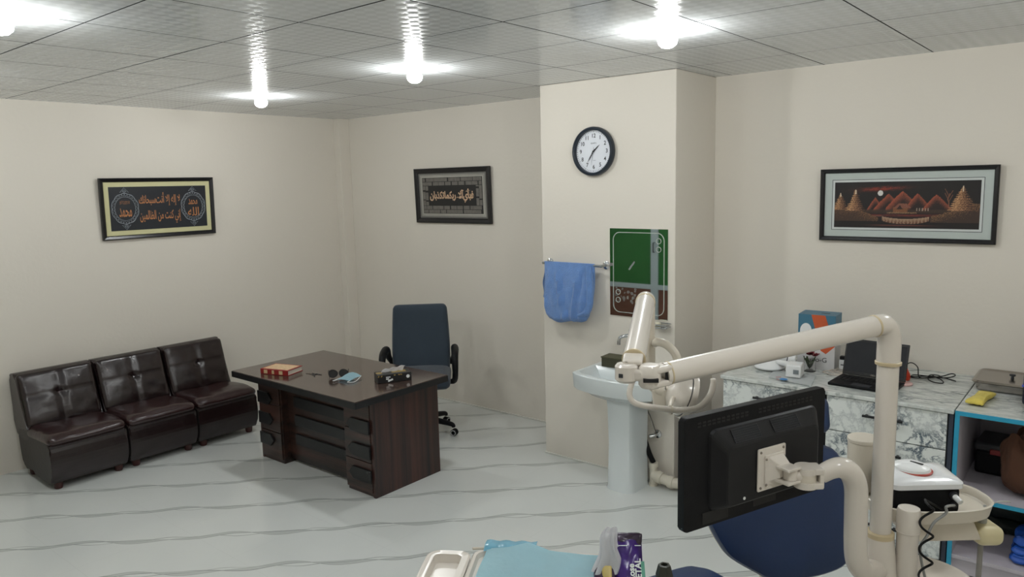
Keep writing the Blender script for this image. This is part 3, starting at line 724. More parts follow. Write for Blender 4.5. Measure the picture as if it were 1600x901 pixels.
m, nt, b = nm('landscape_paint'); at_ = nt.nodes.new('ShaderNodeAttribute'); at_.attribute_name = 'paint'; nt.links.new(at_.outputs['Color'], b.inputs['Base Color']); b.inputs['Roughness'].default_value = .6
me.materials.append(m); ao = bpy.data.objects.new('artwork', me); COL.objects.link(ao); ao.parent = r3_

# ================================================================== CLOCK
ck = thing('wall_clock', (3.436, CY, 2.24), 'round white wall clock with a thick dark navy rim on the column', 'clock')
cc = V((3.436, CY, 2.243)); cr = .166
B().lathe([(cr - .004, 0), (cr, .006), (cr, .03), (cr - .006, .04), (cr - .014, .043), (cr - .022, .038), (cr - .024, .018), (cr - .026, .004)], cc, (0, -1, 0), 64).obj('rim', M['navy_rim'], ck)
B().lathe([(.001, .010), (cr - .024, .010), (cr - .024, .014), (.001, .0141)], cc, (0, -1, 0), 64).obj('dial', M['clock_face'], ck)
q = B(); ux = V((1, 0, 0)); uz_ = V((0, 0, 1)); fz = V((0, -.0148, 0))
for h_ in range(1, 13):
    a = math.radians(90 - 30 * h_); q = B(); q.text(str(h_), .038, cc + fz + V((.105 * math.cos(a), 0, .105 * math.sin(a))), ux, uz_, depth=0, sx=.95, offset=.0006); q.obj('numeral', M['ink'], ck, fix=False)
q = B()
for i in range(60):
    a = 2 * PI * i / 60; r0, r1_ = (.128, .137)
    d = V((math.cos(a), 0, math.sin(a))); n_ = V((-d.z, 0, d.x)) * (.0011 if i % 5 else .002)
    q.poly([cc + fz + d * r0 - n_, cc + fz + d * r1_ - n_, cc + fz + d * r1_ + n_, cc + fz + d * r0 + n_])
q.obj('minute_marks', M['ink'], ck, fix=False); q = B(); q.text('AJANTA', .013, cc + fz + V((0, 0, .055)), ux, uz_, depth=0); q.obj('dial_text', M['ink'], ck, fix=False); q = B(); q.text('QUARTZ', .006, cc + fz + V((.005, 0, -.06)), ux, uz_, depth=0)
q.obj('dial_text', M['ink'], ck, fix=False)
def hand(ang, l, w_, dz, tail=.02):
    a = math.radians(90 - ang); d = V((math.cos(a), 0, math.sin(a))); n_ = V((-d.z, 0, d.x)); o_ = cc + V((0, -.016 - dz, 0))
    q = B(); q.prism([(-tail, -w_ * .6), (0, -w_), (l * .6, -w_), (l, 0), (l * .6, w_), (0, w_), (-tail, w_ * .6)], o_, d, n_, V((0, -.001, 0))); return q
hand(48, .065, .0042, 0).obj('hour_hand', M['ink'], ck); hand(214, .088, .0034, .002).obj('minute_hand', M['ink'], ck); hand(190, .095, .0007, .004, .03).obj('second_hand', M['ink'], ck)
B().cyl(cc + V((0, -.014, 0)), cc + V((0, -.023, 0)), .006, seg=16).obj('hub', M['ink'], ck)

# ================================================================== MIRROR, TOWEL RAIL, TOWEL
mr = thing('wall_mirror', (3.776, CY, 1.12), 'rectangular frameless mirror with an etched rounded border on the column', 'mirror')
B().bb((3.557, CY - .007, 1.125), (3.997, CY - .001, 1.723)).obj('mirror_glass', M['mirror'], mr)
q = B(); cx_, cz_ = 3.777, 1.424
q.tube([(x, CY - .0075, z) for x, z in rrect(.385, .545, .05, 7, cx_, cz_)], .003, 4, closed=True)
for (x, z) in ((3.93, 1.645), (3.93, 1.59), (3.622, 1.235), (3.622, 1.29)):
    q.tube([(x + .017 * math.cos(a), CY - .0075, z + .017 * math.sin(a)) for a in [i * PI / 10 for i in range(20)]], .0026, 4, closed=True)
q.obj('etched_border', M['etch'], mr)
q = B()   # worn, cloudy etched patch low on the glass and a smear above it
random.seed(5)
for i in range(26):
    x, z = 3.60 + random.uniform(0, .16), 1.22 + random.uniform(0, .1); r_ = random.uniform(.004, .013)
    q.poly([(x + r_ * math.cos(a) * random.uniform(.6, 1.5), CY - .0072 - i * 1e-5, z + r_ * math.sin(a)) for a in [j * PI / 4 for j in range(8)]])
q.obj('cloudy_smear', mat('cloudy_smear', '8E8A86', .6, alpha=.45), mr); q = B()
for i in range(7):
    x, z = 3.71 + i * .006, 1.45 + i * .008; q.poly([(x + .008 * math.cos(a) * random.uniform(.6, 1.3), CY - .0072 - i * 1e-5, z + .007 * math.sin(a)) for a in [j * PI / 4 for j in range(8)]])
q.obj('pale_smear', mat('pale_smear', 'A8ACAC', .6, alpha=.5), mr)
tr = thing('towel_rail', (3.27, CY, 1.467), 'chrome towel rail on the column, holding the blue towel', 'towel rail')
q = B(); q.cyl((3.03, CY - .075, 1.467), (3.535, CY - .075, 1.467), .0095, seg=18).obj('rail', M['chrome'], tr)
for x in (3.045, 3.525):
    q = B(); q.cyl((x, CY, 1.467), (x, CY - .075, 1.467), .011, seg=18); q.lathe([(.001, 0), (.028, 0), (.028, .006), (.018, .012), (.001, .013)], (x, CY, 1.467), (0, -1, 0), 24); q.obj('bracket', M['chrome'], tr)
# towel folded lengthways over the rail: one closed drape with deep pleats and a rolled bottom
def towel_ring(v, n=64):
    z = 1.480 - .405 * v ** .96; w_ = .215 - .012 * v - .030 * v ** 3; cx_ = 3.262 + .006 * math.sin(v * 5)
    dp_ = .012 + .030 * math.sin(min(1, v * 1.25) * PI * .5) + .012 * math.sin(v * PI)
    if v > .93: k_ = (1 - v) / .07; dp_ *= max(.08, k_ ** .5); w_ *= .94 + .06 * k_
    out = []
    for i in range(n):
        a = 2 * PI * i / n; c_, s_ = math.cos(a), math.sin(a)
        x = math.copysign(abs(c_) ** .75, c_); y = math.copysign(abs(s_) ** .6, s_)
        X = cx_ + w_ * x; Y = CY - .076 - .020 * v - dp_ * y * 1.0
        f_ = min(1, v * 3)
        # two diagonal pleats meeting low down, plus soft rumples
        l1_ = 3.165 + .10 * v; l2_ = 3.375 - .055 * v; pl = math.exp(-((X - l1_) / .014) ** 2) + .8 * math.exp(-((X - l2_) / .012) ** 2) - .5 * math.exp(-((X - l1_ - .035) / .02) ** 2) - .6 * math.exp(-((X - l2_ - .03) / .018) ** 2)
        if y > 0: Y -= .026 * pl * f_ + .014 * noise.noise(V((X * 14, z * 9, 2))) * f_ + .004 * noise.noise(V((X * 45, z * 30, 5)))
        Z = z - .020 * (v ** 4) * math.cos((X - 3.21) * 9) + .028 * v * max(0, (X - 3.36) * 5) ** 2 + .007 * math.sin(X * 33) * v
        out.append(V((X, Y, Z)))
    return out
tw = B(); tw.loft([towel_ring(j / 54) for j in range(55)])
# rolled open fold at the right, with a dark hollow between
for k_, (dx, dy, r_) in enumerate(((.0, 0, .020), (-.010, -.014, .012))):
    tw.tube([(3.445 + dx, CY - .095 + dy, 1.468), (3.456 + dx, CY - .105 + dy, 1.40), (3.466 + dx, CY - .112 + dy, 1.30), (3.462 + dx, CY - .115 + dy, 1.20), (3.435 + dx, CY - .118 + dy, 1.145), (3.385 + dx, CY - .12 + dy, 1.122)], [r_ * .6, r_, r_ * 1.05, r_ * 1.1, r_ * 1.1, r_ * .8], 12, spline=6)
# back layer, longer on the left
tw.grid(lambda u, v: V((3.035 + .10 * u - .022 * v + .006 * math.sin(v * 9), CY - .060 - .010 * math.sin(u * PI) - .004 * math.sin(v * 12), 1.472 - (.255 + .012 * math.sin(u * 5)) * v - .015 * u * v)), 10, 18, thick=.007)
tw.grid(lambda u, v: V((3.062 + .06 * u, CY - .055, 1.22 - .062 * v - .01 * u)), 4, 4, thick=.007)
tag(tw.obj('hand_towel', M['towel'], loc=(3.26, CY - .09, 1.1)), 'blue terry towel folded over the chrome rail on the column', 'towel')

# ================================================================== SINK
sk = thing('pedestal_sink', (3.79, -.78, 0), 'white ceramic pedestal washbasin standing against the column under the mirror', 'sink')
def sink_out(k, z, grow=0.0, bow=1.0, yb=CY - .002):
    # outline of basin: straight back, bowed front
    x0, x1 = 3.475 + grow, 4.075 - grow; yf = -.955 + grow; pts = []
    for i in range(13):
        t_ = i / 12; pts.append((x0 + (x1 - x0) * t_, yf - .055 * bow * math.sin(t_ * PI) + .0 + (.02 if i in (0, 12) else 0), z))
    pts += [(x1, yb, z), (x0, yb, z)]
    return [V(p) for p in pts]
q = B()
rings = [sink_out(0, .60, .17, .6), sink_out(0, .625, .085), sink_out(0, .668, .040), sink_out(0, .672, .010), sink_out(0, .680, .006), sink_out(0, .76, .001), sink_out(0, .775, 0), sink_out(0, .782, .006), sink_out(0, .782, .022)]
q.loft(rings, cap=(True, False), smooth=True)
# bowl
inner = [[V((p.x, min(p.y, -.70), .782)) for p in sink_out(0, .782, .03)], [V((p.x, min(p.y, -.71), .76)) for p in sink_out(0, .76, .05)], [V((p.x, min(p.y, -.74), .68)) for p in sink_out(0, .68, .11, .7)], [V((3.775 + (p.x - 3.775) * .5, -.83 + (p.y + .83) * .4, .645)) for p in sink_out(0, .645, .13, .5)]]
outr = sink_out(0, .782, .022); ir = inner[0]
vo_ = [q.bm.verts.new(p) for p in outr]; vi_ = [q.bm.verts.new(p) for p in ir]
for j in range(len(outr)): q.bm.faces.new([vo_[j], vo_[(j + 1) % len(outr)], vi_[(j + 1) % len(outr)], vi_[j]])
q.loft(inner, cap=(False, True), smooth=True)
bmesh.ops.remove_doubles(q.bm, verts=q.bm.verts[:], dist=1e-5)
q.obj('basin', M['white_ceramic'], sk)
def ped(z, w_, yf, yb=-.66): 
    c_ = 3.79; return [V(p) for p in ((c_ - w_ / 2 + .02, yf, z), (c_ - w_ * .22, yf - .012, z), (c_, yf - .016, z), (c_ + w_ * .22, yf - .012, z), (c_ + w_ / 2 - .02, yf, z), (c_ + w_ / 2, yf + .03, z), (c_ + w_ / 2, yb, z), (c_ - w_ / 2, yb, z), (c_ - w_ / 2, yf + .03, z))]
B().loft([ped(0, .215, -.875), ped(.02, .205, -.87), ped(.3, .195, -.862), ped(.55, .205, -.868), ped(.63, .215, -.874)], smooth=True).obj('pedestal', M['white_ceramic'], sk)
B().lathe([(.001, 0), (.022, 0), (.024, .003), (.001, .004)], (3.775, -.83, .646), seg=20).obj('drain', M['chrome'], sk)
tp = thing('wall_tap', (3.70, CY, 1.0), 'small chrome tap on the column above the washbasin', 'tap')
B().lathe([(.001, 0), (.026, 0), (.024, .008), (.014, .012), (.013, .05), (.001, .051)], (3.75, CY, 1.0), (0, -1, 0), 20).obj('tap_body', M['chrome'], tp)
B().tube([(3.75, CY - .045, 1.0), (3.735, CY - .08, 1.01), (3.70, CY - .115, .995), (3.695, CY - .12, .95)], [.012, .012, .011, .012], 12, spline=6).obj('spout', M['chrome'], tp)
B().cyl((3.75, CY - .04, 1.0), (3.75, CY - .04, 1.035), .008, seg=12).box((3.75, CY - .04, 1.038), (.05, .012, .01), bevel=.003).obj('tap_handle', M['chrome'], tp)
sd = thing('soap_dish', (3.96, CY, 1.09), 'chrome wall soap dish on the column below the mirror', 'soap dish')
B().prism(rrect(.13, .09, .02, 4), (3.965, CY - .052, 1.085), (1, 0, 0), (0, 1, 0), (0, 0, .008), bevel=.002).obj('dish', M['chrome'], sd)
q = B(); q.tube([(x, y, 1.108) for x, y in rrect(.13, .09, .02, 4, 3.965, CY - .052)], .004, 8, closed=True)
for x in (3.91, 4.02): q.cyl((x, CY - .094, 1.09), (x, CY - .094, 1.108), .003, seg=8)
q.obj('dish_rail', M['chrome'], sd)
tag(B().soft((3.935, CY - .05, 1.105), (.06, .045, .024), .011, n=6).obj('soap_bar', mat('cream_soap', 'DCD6C0', .5), loc=(3.935, CY - .05, 1.093)), 'cream bar of soap lying in the chrome soap dish', 'soap')
ob = thing('storage_box', (3.65, -.69, .782), 'small olive brown box standing on the left of the washbasin rim', 'box')
B().box((3.655, -.655, .817), (.19, .115, .066), rot=rz(.04), bevel=.006).obj('box_body', M['olive_box'], ob)
q = B(); q.box((3.655, -.655, .851), (.196, .121, .008), rot=rz(.04), bevel=.002); q.obj('lid', mat('olive_brown_lid', '4B4A33', .6, var=.2, scale=30), ob)
# valve + drain pipe
vv = thing('angle_valve', (3.812, CY, .35), 'small chrome angle valve on the column beside the sink pedestal', 'valve')
B().lathe([(.001, 0), (.03, 0), (.028, .006), (.012, .01), (.012, .05), (.001, .051)], (3.925, CY, .34), (0, -1, 0), 20).obj('valve_body', M['chrome'], vv)
B().cyl((3.925, CY - .045, .34), (3.90, CY - .075, .335), .014, seg=12).obj('valve_knob', M['chrome'], vv)
B().tube([(3.925, CY - .03, .35), (3.90, CY - .05, .45), (3.85, CY - .06, .56), (3.83, CY - .06, .6)], .006, 8, spline=5).obj('hose', M['steel'], vv)
dp = thing('drain_pipe', (3.95, -.66, 0), 'white plastic drain pipe running along the floor from sink to column corner', 'pipe')
q = B(); q.tube([(3.93, -.65, .155), (3.93, -.65, .0)], .026, 18); q.cyl((3.93, -.65, .13), (3.93, -.65, .16), .031, seg=18); q.cyl((3.93, -.65, .0), (3.93, -.65, .015), .03, seg=18)
q.obj('riser', M['pvc'], dp)
B().tube([(3.86, CY - .06, .30), (3.90, -.655, .22), (3.93, -.65, .16)], .018, 12, spline=5).obj('waste_hose', M['black_plastic'], dp)
q = B(); q.tube([(3.93, -.655, .075), (4.06, -.66, .058), (4.10, -.655, .056), (4.135, -.62, .056), (4.14, -.56, .06), (4.14, -.03, .07)], .034, 20, spline=6)
q.obj('pipe_run', M['pvc'], dp)
q = B(); q.cyl((3.965, -.656, .072), (4.0, -.658, .066), .041, seg=20); q.cyl((4.05, -.66, .058), (4.085, -.659, .056), .041, seg=20); q.obj('coupling', M['pvc'], dp)

# ================================================================== COUNTERS
CZ = .875; YF = -.79
wt = B().bb((4.46, YF - .012, CZ - .022), (5.685, -.002, CZ), bevel=.003); wt = tag(wt.obj('worktop', M['top_marble'], loc=(5.07, -.4, CZ - .022)), 'long marble patterned worktop lying on the two drawer units against the back wall', 'worktop')
M['handle_black'] = mat('matt_black_handle', '14151A', .45)
def unit(x0, x1, label, hx):
    t = thing('drawer_unit', ((x0 + x1) / 2, -.4, 0), label, 'cabinet', 'marble fronted drawer units')
    B().bb((x0, YF + .02, .06), (x1, -.002, CZ - .023)).obj('carcass', M['charcoal'], t)
    B().bb((x0 + .01, YF + .06, 0), (x1 - .01, -.02, .06)).obj('plinth', M['charcoal'], t)
    zs = [(.07, .255), (.26, .455), (.46, .655), (.66, .848)]
    for z0, z1 in zs:
        d = B().bb((x0 + .004, YF, z0), (x1 - .004, YF + .02, z1), bevel=.0015).obj('drawer', M['front_marble'], t)
        zc = z1 - .075
        q = B(); q.bb((hx - .098, YF - .03, zc - .006), (hx + .098, YF - .018, zc + .006), bevel=.002)
        for sx in (-1, 1): q.bb((hx + sx * .08 - .006, YF - .022, zc - .005), (hx + sx * .08 + .006, YF, zc + .005))
        q.obj('drawer_handle', M['handle_black'], d)
    return t
unit(4.472, 5.062, 'marble fronted drawer unit on the left, beside the column and behind the monitor', 4.765)
unit(5.07, 5.66, 'marble fronted drawer unit on the right, next to the open shelf unit', 5.362)
tag(B().bb((5.663, YF, .03), (5.684, -.002, CZ - .023), bevel=.002).obj('dark_strip', mat('dark_blue_grey_strip', '2C3442', .5), loc=(5.67, -.4, .03)), 'dark narrow strip between drawer unit and blue edged shelf unit', 'strip')  # narrow solid strip in dark blue grey between the two units
# shelf unit
su = thing('shelf_unit', (6.2, -.4, 0), 'open shelf unit with cyan edges and a marble top at the right edge', 'shelf')
SX0, SX1 = 5.69, 6.72
B().bb((SX0, YF, CZ - .024), (SX1, -.002, CZ - .001), bevel=.001).obj('top', M['top_marble'], su)
B().bb((SX0, YF + .004, .0), (SX0 + .02, -.002, CZ - .025)).obj('side_panel', M['lilac_board'], su)
B().bb((SX1 - .02, YF + .004, .0), (SX1, -.002, CZ - .025)).obj('side_panel', M['lilac_board'], su)
B().bb((SX0 + .02, -.022, .08), (SX1 - .02, -.002, CZ - .025)).obj('back_panel', M['lilac_board'], su)
B().bb((SX0 + .02, YF + .004, .418), (SX1 - .02, -.022, .438)).obj('shelf', M['lilac_board'], su)
B().bb((SX0 + .02, YF + .004, .10), (SX1 - .02, -.022, .12)).obj('shelf', M['lilac_board'], su)
B().bb((SX0 + .02, YF + .02, .02), (SX1 - .02, YF + .04, .10)).obj('kick_board', M['lilac_board'], su)
q = B(); q.bb((SX0 - .001, YF - .002, CZ - .026), (SX1, YF + .003, CZ - .004)); q.bb((SX0 - .001, YF - .002, 0), (SX0 + .02, YF + .004, CZ - .026)); q.bb((SX1 - .02, YF - .002, 0), (SX1, YF + .004, CZ - .026)); q.bb((SX0 + .02, YF - .001, .418), (SX1 - .02, YF + .004, .438))
q.obj('cyan_edging', M['cyan_edge'], su)
# items in the shelf unit
tbx = thing('tool_case', (5.87, -.28, .438), 'black plastic tool case with a red latch on the upper shelf', 'case')
B().box((5.89, -.29, .505), (.30, .25, .13), bevel=.018, seg=3, rot=rz(-.04)).obj('case_body', M['black_plastic'], tbx)
B().box((5.89, -.29, .588), (.31, .26, .045), bevel=.015, seg=3, rot=rz(-.04)).obj('lid', mat('charcoal_lid', '303236', .45), tbx)
B().box((5.885, -.424, .572), (.16, .014, .028), bevel=.004, rot=rz(-.04)).obj('latch', mat('red_latch', '8E2A2A', .4), tbx)
B().box((5.91, -.28, .612), (.06, .03, .004), bevel=.001, rot=rz(.2)).obj('badge', M['steel'], tbx)
def cloth_pile(name, c, size, m_, label, cat, seed, layers=3):
    q = B(); c = V(c)
    for k_ in range(layers):
        hh = size[2] / layers
        def fn(p, u, k_=k_): 
            n_ = noise.noise(V((u.x * 1.7, u.y * 1.7, seed + k_))); p.z += n_ * hh * .5 * (1 if u.z > 0 else .2); p.x += .02 * noise.noise(V((u.y * 2, u.z, seed))); p.y += .02 * noise.noise(V((u.x * 2, u.z, seed + 3))); return p
        q.soft(c + V((0, 0, hh * (k_ + .5))), (size[0] * (1 - .04 * k_), size[1] * (1 - .05 * k_), hh * 1.15), hh * .5, n=12, fn=fn)
    zmin = min(v.co.z for v in q.bm.verts)
    for v in q.bm.verts: v.co.z += c.z - zmin + .0005
    return tag(q.obj(name, m_, loc=c), label, cat)
cloth_pile('folded_cloth', (6.01, -.615, .438), (.27, .2, .25), mat('brown_fabric', '4A2C1B', .9, var=.15, scale=20), 'folded brown cloth beside the black tool case on the upper shelf', 'cloth', 2, 1)
cloth_pile('plastic_bag', (6.09, -.62, .12), (.28, .22, .13), mat('bright_blue_bag', '1D4FA8', .35, var=.3, scale=14), 'crumpled bright blue bag on the lower shelf', 'bag', 7, 3)
cloth_pile('plastic_bag', (5.88, -.28, .12), (.26, .26, .15), mat('dark_green_bag', '14231F', .5, var=.3, scale=10), 'dark green bag at the back of the lower shelf', 'bag', 11, 2)
# items on shelf unit top
st = thing('instrument_tray', (5.85, -.16, CZ), 'stainless steel instrument tray with a lid on the shelf unit top', 'tray')
q = B(); sc_ = V((5.86, -.185, CZ)); 
def rr3(w_, h_, r, z): return [sc_ + V((x, y, z)) for x, y in rrect(w_, h_, r, 5)]
q.loft([rr3(.26, .26, .03, 0), rr3(.30, .30, .035, .006), rr3(.315, .31, .035, .042), rr3(.335, .33, .035, .044)], cap=(True, True)); q.obj('tray_body', M['steel'], st)
q = B(); q.loft([rr3(.335, .33, .035, .045), rr3(.345, .34, .035, .049), rr3(.32, .315, .03, .057), rr3(.29, .285, .03, .052)], cap=(True, True)); q.obj('lid', M['steel'], st)
B().lathe([(.008, 0), (.007, .012), (.015, .016), (.014, .024), (.001, .025)], sc_ + V((.0, .0, .052)), seg=16).obj('lid_knob', M['dark_grey'], st)
nb = thing('sterilizer', (6.10, -.6, CZ), 'dark navy machine with blue lines at the right edge, on the shelf unit top', 'machine')
B().bb((5.94, -.58, CZ + .012), (6.33, -.372, 1.185), bevel=.02, seg=3).obj('housing', M['navy'], nb)
B().bb((5.945, -.575, 1.186), (6.325, -.377, 1.235), bevel=.018, seg=3).obj('top_cover', M['white_plastic'], nb)
q = B()
for z in (.985, 1.12): q.bb((5.937, -.583, z), (6.333, -.369, z + .006))
q.obj('stripe', M['blue_line'], nb)
q = B()
for x in (5.97, 6.30):
    for y in (-.55, -.40): q.cyl((x, y, CZ), (x, y, CZ + .014), .015, seg=14)
q.obj('rubber_feet', M['black_plastic'], nb)
q = B(); q.lathe([(.001, 0), (.05, 0), (.05, .01), (.001, .011)], (6.13, -.583, 1.05), (0, -1, 0), 24); q.obj('door_knob', M['dark_grey'], nb)
yb_ = V((5.765, -.555, CZ))
def ypk(p, u): p.z += .004 * noise.noise(V((u.x * 3, u.y * 3, 0))) + .004; p.x *= 1 - .25 * (1 - abs(u.y)) ; return p
q = B(); q.soft(yb_ + V((0, 0, .014)), (.085, .24, .02), .009, (0, 0, .008), 12, rot=rz(-.12), fn=ypk)
yp = q.obj('snack_packet', mat('yellow_foil', 'D9C65A', .4, var=.25, scale=25), loc=yb_); tag(yp, 'crumpled yellow packet lying on the shelf unit top', 'packet')

# ---- on the worktop
lp = thing('laptop', (5.17, -.52, CZ), 'open black laptop with a dark screen on the worktop behind the light post', 'laptop')
la = rz(math.radians(-3)); l3 = la.to_3x3(); lc = V((5.215, -.56, CZ))
B().box(lc + V((0, 0, .009)), (.34, .235, .016), bevel=.004, rot=la).obj('keyboard_base', M['black_plastic'], lp)
q = B()
for r_ in range(5):
    for c_ in range(13): q.box(lc + l3 @ V((-.145 + c_ * .0235, .075 - r_ * .0215, 0)) + V((0, 0, .0185)), (.019, .0165, .003), rot=la)
q.obj('keys', M['mesh_black'], lp)
B().box(lc + l3 @ V((0, -.085, 0)) + V((0, 0, .0178)), (.1, .055, .001), rot=la).obj('touchpad', M['dark_grey'], lp)
lt = math.radians(-16); ls = la @ Matrix.Rotation(lt, 4, 'X')
hin = lc + l3 @ V((0, .12, 0)) + V((0, 0, .014)); upv = ls.to_3x3() @ V((0, 0, 1))
B().box(hin + upv * .108, (.34, .008, .21), bevel=.003, rot=ls).obj('lid', M['black_gloss'], lp)
B().box(hin + upv * .110 - ls.to_3x3() @ V((0, .0045, 0)), (.318, .001, .178), rot=ls).obj('screen', mat('off_screen', '14171C', .4, spec=.3), lp)
q = B(); q.text('DELL', .012, hin + upv * .014 - ls.to_3x3() @ V((0, .0046, 0)), ls.to_3x3() @ V((1, 0, 0)), upv, depth=.0004); q.obj('logo', M['steel'], lp, fix=False)
bx = thing('product_box', (4.89, -.22, CZ), 'tall teal and white carton with an orange band, beside the laptop', 'box')
M['teal_card'] = mat('teal_card', '3B6E86', .45); M['orange_card'] = mat('orange_card', 'C0562E', .45); M['white_card'] = mat('white_card', 'C9C8C8', .5)
# carton footprint: front-left corner, width along x, slightly turned
ba = math.radians(4); b3 = rz(ba).to_3x3(); bo = V((4.765, -.36, CZ)); bw, bd, bh = .215, .16, .335
ex, ey = b3 @ V((1, 0, 0)), b3 @ V((0, 1, 0))
def bbx(x0, y0, z0, x1, y1, z1, m_, q): q.box(bo + ex * (x0 + x1) / 2 + ey * (y0 + y1) / 2 + V((0, 0, (z0 + z1) / 2)), (abs(x1 - x0), abs(y1 - y0), abs(z1 - z0)), rot=rz(ba), m=m_)
q = B(); bbx(0, 0, 0, bw, bd, .13, M['white_card'], q); bbx(0, 0, .13, bw, bd, bh, M['teal_card'], q); q.obj('carton', None, bx)
q = B()
q.prism([(.075, bh), (.155, bh), (.215, .15), (.165, .10), (.135, .118)], bo - ey * .0006, ex, V((0, 0, 1)), -ey * .0005); q.obj('orange_band', M['orange_card'], bx)
q = B(); q.prism([(0, .10), (.10, .15), (.215, .15), (bw, 0), (0, 0)], bo - ey * .0003, ex, V((0, 0, 1)), -ey * .0003); q.obj('white_panel', M['white_card'], bx)
q = B(); q.prism([(bw * 0, 0), (bd, 0), (bd, .19), (0, .15)], bo + ex * (bw + .0003), ey, V((0, 0, 1)), ex * .0004); q.obj('white_side', M['white_card'], bx)
q = B(); q.text('Hypo-G', .042, bo + ex * .105 - ey * .0012 + V((0, 0, .06)), ex, V((0, 0, 1)), depth=0); q.obj('lettering', M['ink'], bx, fix=False)
q = B(); q.lathe([(.001, 0), (.042, 0), (.042, .0008), (.001, .001)], bo + ex * .045 - ey * .0008 + V((0, 0, .235)), -ey, 30, scale=(.8, 1.1)); q.obj('printed_device', M['white_plastic'], bx)
q = B(); q.box(bo + ex * .14 + ey * .08 + V((0, 0, bh + .0005)), (.05, .015, .001), rot=rz(ba)); q.obj('tape_mark', M['charcoal'], bx)
# flower vase
va = thing('flower_glass', (4.855, -.44, CZ), 'small glass with dark red flowers and green leaves in front of the carton', 'vase')
vc = V((4.858, -.415, CZ))
B().lathe([(.001, .004), (.028, .004), (.030, .07), (.033, .072), (.036, .0), (.001, 0)][::-1], vc, seg=24).obj('glass', M['glass'], va)
M['leaf'] = mat('leaf_green', '35442A', .6, var=.3, scale=30); M['petal'] = mat('dark_red_petal', '6A1824', .6, var=.3, scale=40)
q = B(); random.seed(9)
for i in range(16):
    a = random.uniform(0, 2 * PI); L_ = random.uniform(.05, .11); d = V((math.cos(a) * .45, math.sin(a) * .45, 1)).normalized(); s_ = d.cross(V((0, 0, 1))).normalized(); o_ = vc + V((0, 0, .012))
    q.grid(lambda u, v, o_=o_, d=d, s_=s_, L_=L_: o_ + d * L_ * v + s_ * (u - .5) * .022 * math.sin(v * PI) + V((0, 0, -.3 * L_ * v * v * .4)), 2, 6)
q.obj('leaves', M['leaf'], va)
q = B()
for i in range(6):
    fc = vc + V((random.uniform(-.03, .04), random.uniform(-.02, .02), .095 + random.uniform(0, .03)))
    for k_ in range(7):
        a = k_ * 2 * PI / 7; d = V((math.cos(a), math.sin(a), .5)).normalized(); s_ = V((-math.sin(a), math.cos(a), 0))
        q.grid(lambda u, v: fc + d * .024 * v + s_ * (u - .5) * .016 * math.sin(v * 2.6), 2, 4)
q.obj('petals', M['petal'], va)
# white round device with cylinder, white box device, plastic bag
wd = thing('desk_lamp', (4.66, -.5, CZ), 'white device with a round dish base and a cylinder head on the worktop', 'device')
B().lathe([(.001, .0), (.06, .0), (.088, .012), (.09, .02), (.07, .045), (.03, .062), (.001, .066)], (4.645, -.50, CZ), seg=36).obj('dish', M['white_plastic'], wd)
q = B(); q.cyl((4.68, -.47, CZ + .075), (4.775, -.43, CZ + .06), .036, seg=28, bev=.006); q.obj('cylinder_head', M['white_plastic'], wd)
q = B(); q.cyl((4.728, -.45, CZ + .068), (4.733, -.4478, CZ + .067), .0368, seg=28); q.obj('dark_ring', M['dark_grey'], wd)
q = B(); q.tube([(4.645, -.50, CZ + .055), (4.66, -.48, CZ + .075), (4.70, -.462, CZ + .075)], .022, 14, spline=4); q.obj('neck', M['white_plastic'], wd)
wb = thing('handheld_device', (4.82, -.62, CZ), 'white T-shaped handheld device lying on a plastic pouch', 'device')
q = B(); q.box((4.835, -.605, CZ + .045), (.085, .115, .075), bevel=.008, seg=3, rot=rz(.15)); q.obj('housing', M['white_plastic'], wb)
q = B(); q.tube([(4.82, -.58, CZ + .06), (4.75, -.54, CZ + .058), (4.70, -.52, CZ + .055)], [.02, .016, .014], 14, spline=4); q.obj('grip', M['white_plastic'], wb)
q = B(); q.box((4.86, -.6635, CZ + .045), (.03, .0015, .025), rot=rz(.15)); q.obj('display', mat('grey_lcd', '7C8488', .3), wb)
def pouch(u, v):
    x = 4.70 + .26 * u; y = -.775 + .26 * v - .14 * (u - .5) * .4; return V((x - .05 * v + .02, y + .03, CZ + .0045 + .006 * abs(noise.noise(V((u * 6, v * 6, 1)))) ))
pc = thing('plastic_pouch', (4.83, -.64, CZ), 'flat white plastic pouch with blue and red print under the handheld device', 'pouch')
B().grid(pouch, 20, 20, thick=-.003).obj('pouch_sheet', M['paper'], pc)
q = B(); q.lathe([(.014, .0), (.022, .0), (.022, .0006), (.014, .0006)], (4.815, -.735, CZ + .0125), seg=20); q.obj('blue_print', mat('blue_print', '3A86C8', .5), pc)
q = B(); q.box((4.775, -.705, CZ + .0125), (.03, .008, .0006), rot=rz(.6)); q.box((4.79, -.76, CZ + .0125), (.02, .006, .0006), rot=rz(-.5)); q.obj('red_print', mat('red_print', 'B8404A', .5), pc)
# white cable tangle, adapter
wc = thing('white_cable', (4.99, -.42, CZ), 'tangled white and brown cables beside the carton on the worktop', 'cable')
q = B(); random.seed(4)
for k_ in range(3):
    c_ = V((4.995 + .02 * k_, -.41 + .02 * k_, CZ + .005)); pts = [c_ + V(((.05 + .012 * math.sin(i * 2.1 + k_)) * math.cos(i * .8), (.05 + .012 * math.cos(i * 1.7)) * math.sin(i * .8), .004 * k_ + .003 * (i % 2))) for i in range(9)]
    q.tube(pts, .003, 8, spline=5)
q.obj('cord', mat('off_white_cord', 'C2B8AC', .5), wc)
ad = thing('power_adapter', (5.03, -.27, CZ), 'white power adapter with a black plug standing behind the laptop', 'adapter')
B().box((5.02, -.30, CZ + .035), (.045, .04, .07), bevel=.005, rot=rz(.1)).obj('adapter_body', M['white_plastic'], ad)
B().box((5.02, -.30, CZ + .08), (.04, .035, .02), bevel=.004, rot=rz(.1)).obj('plug', M['black_plastic'], ad)
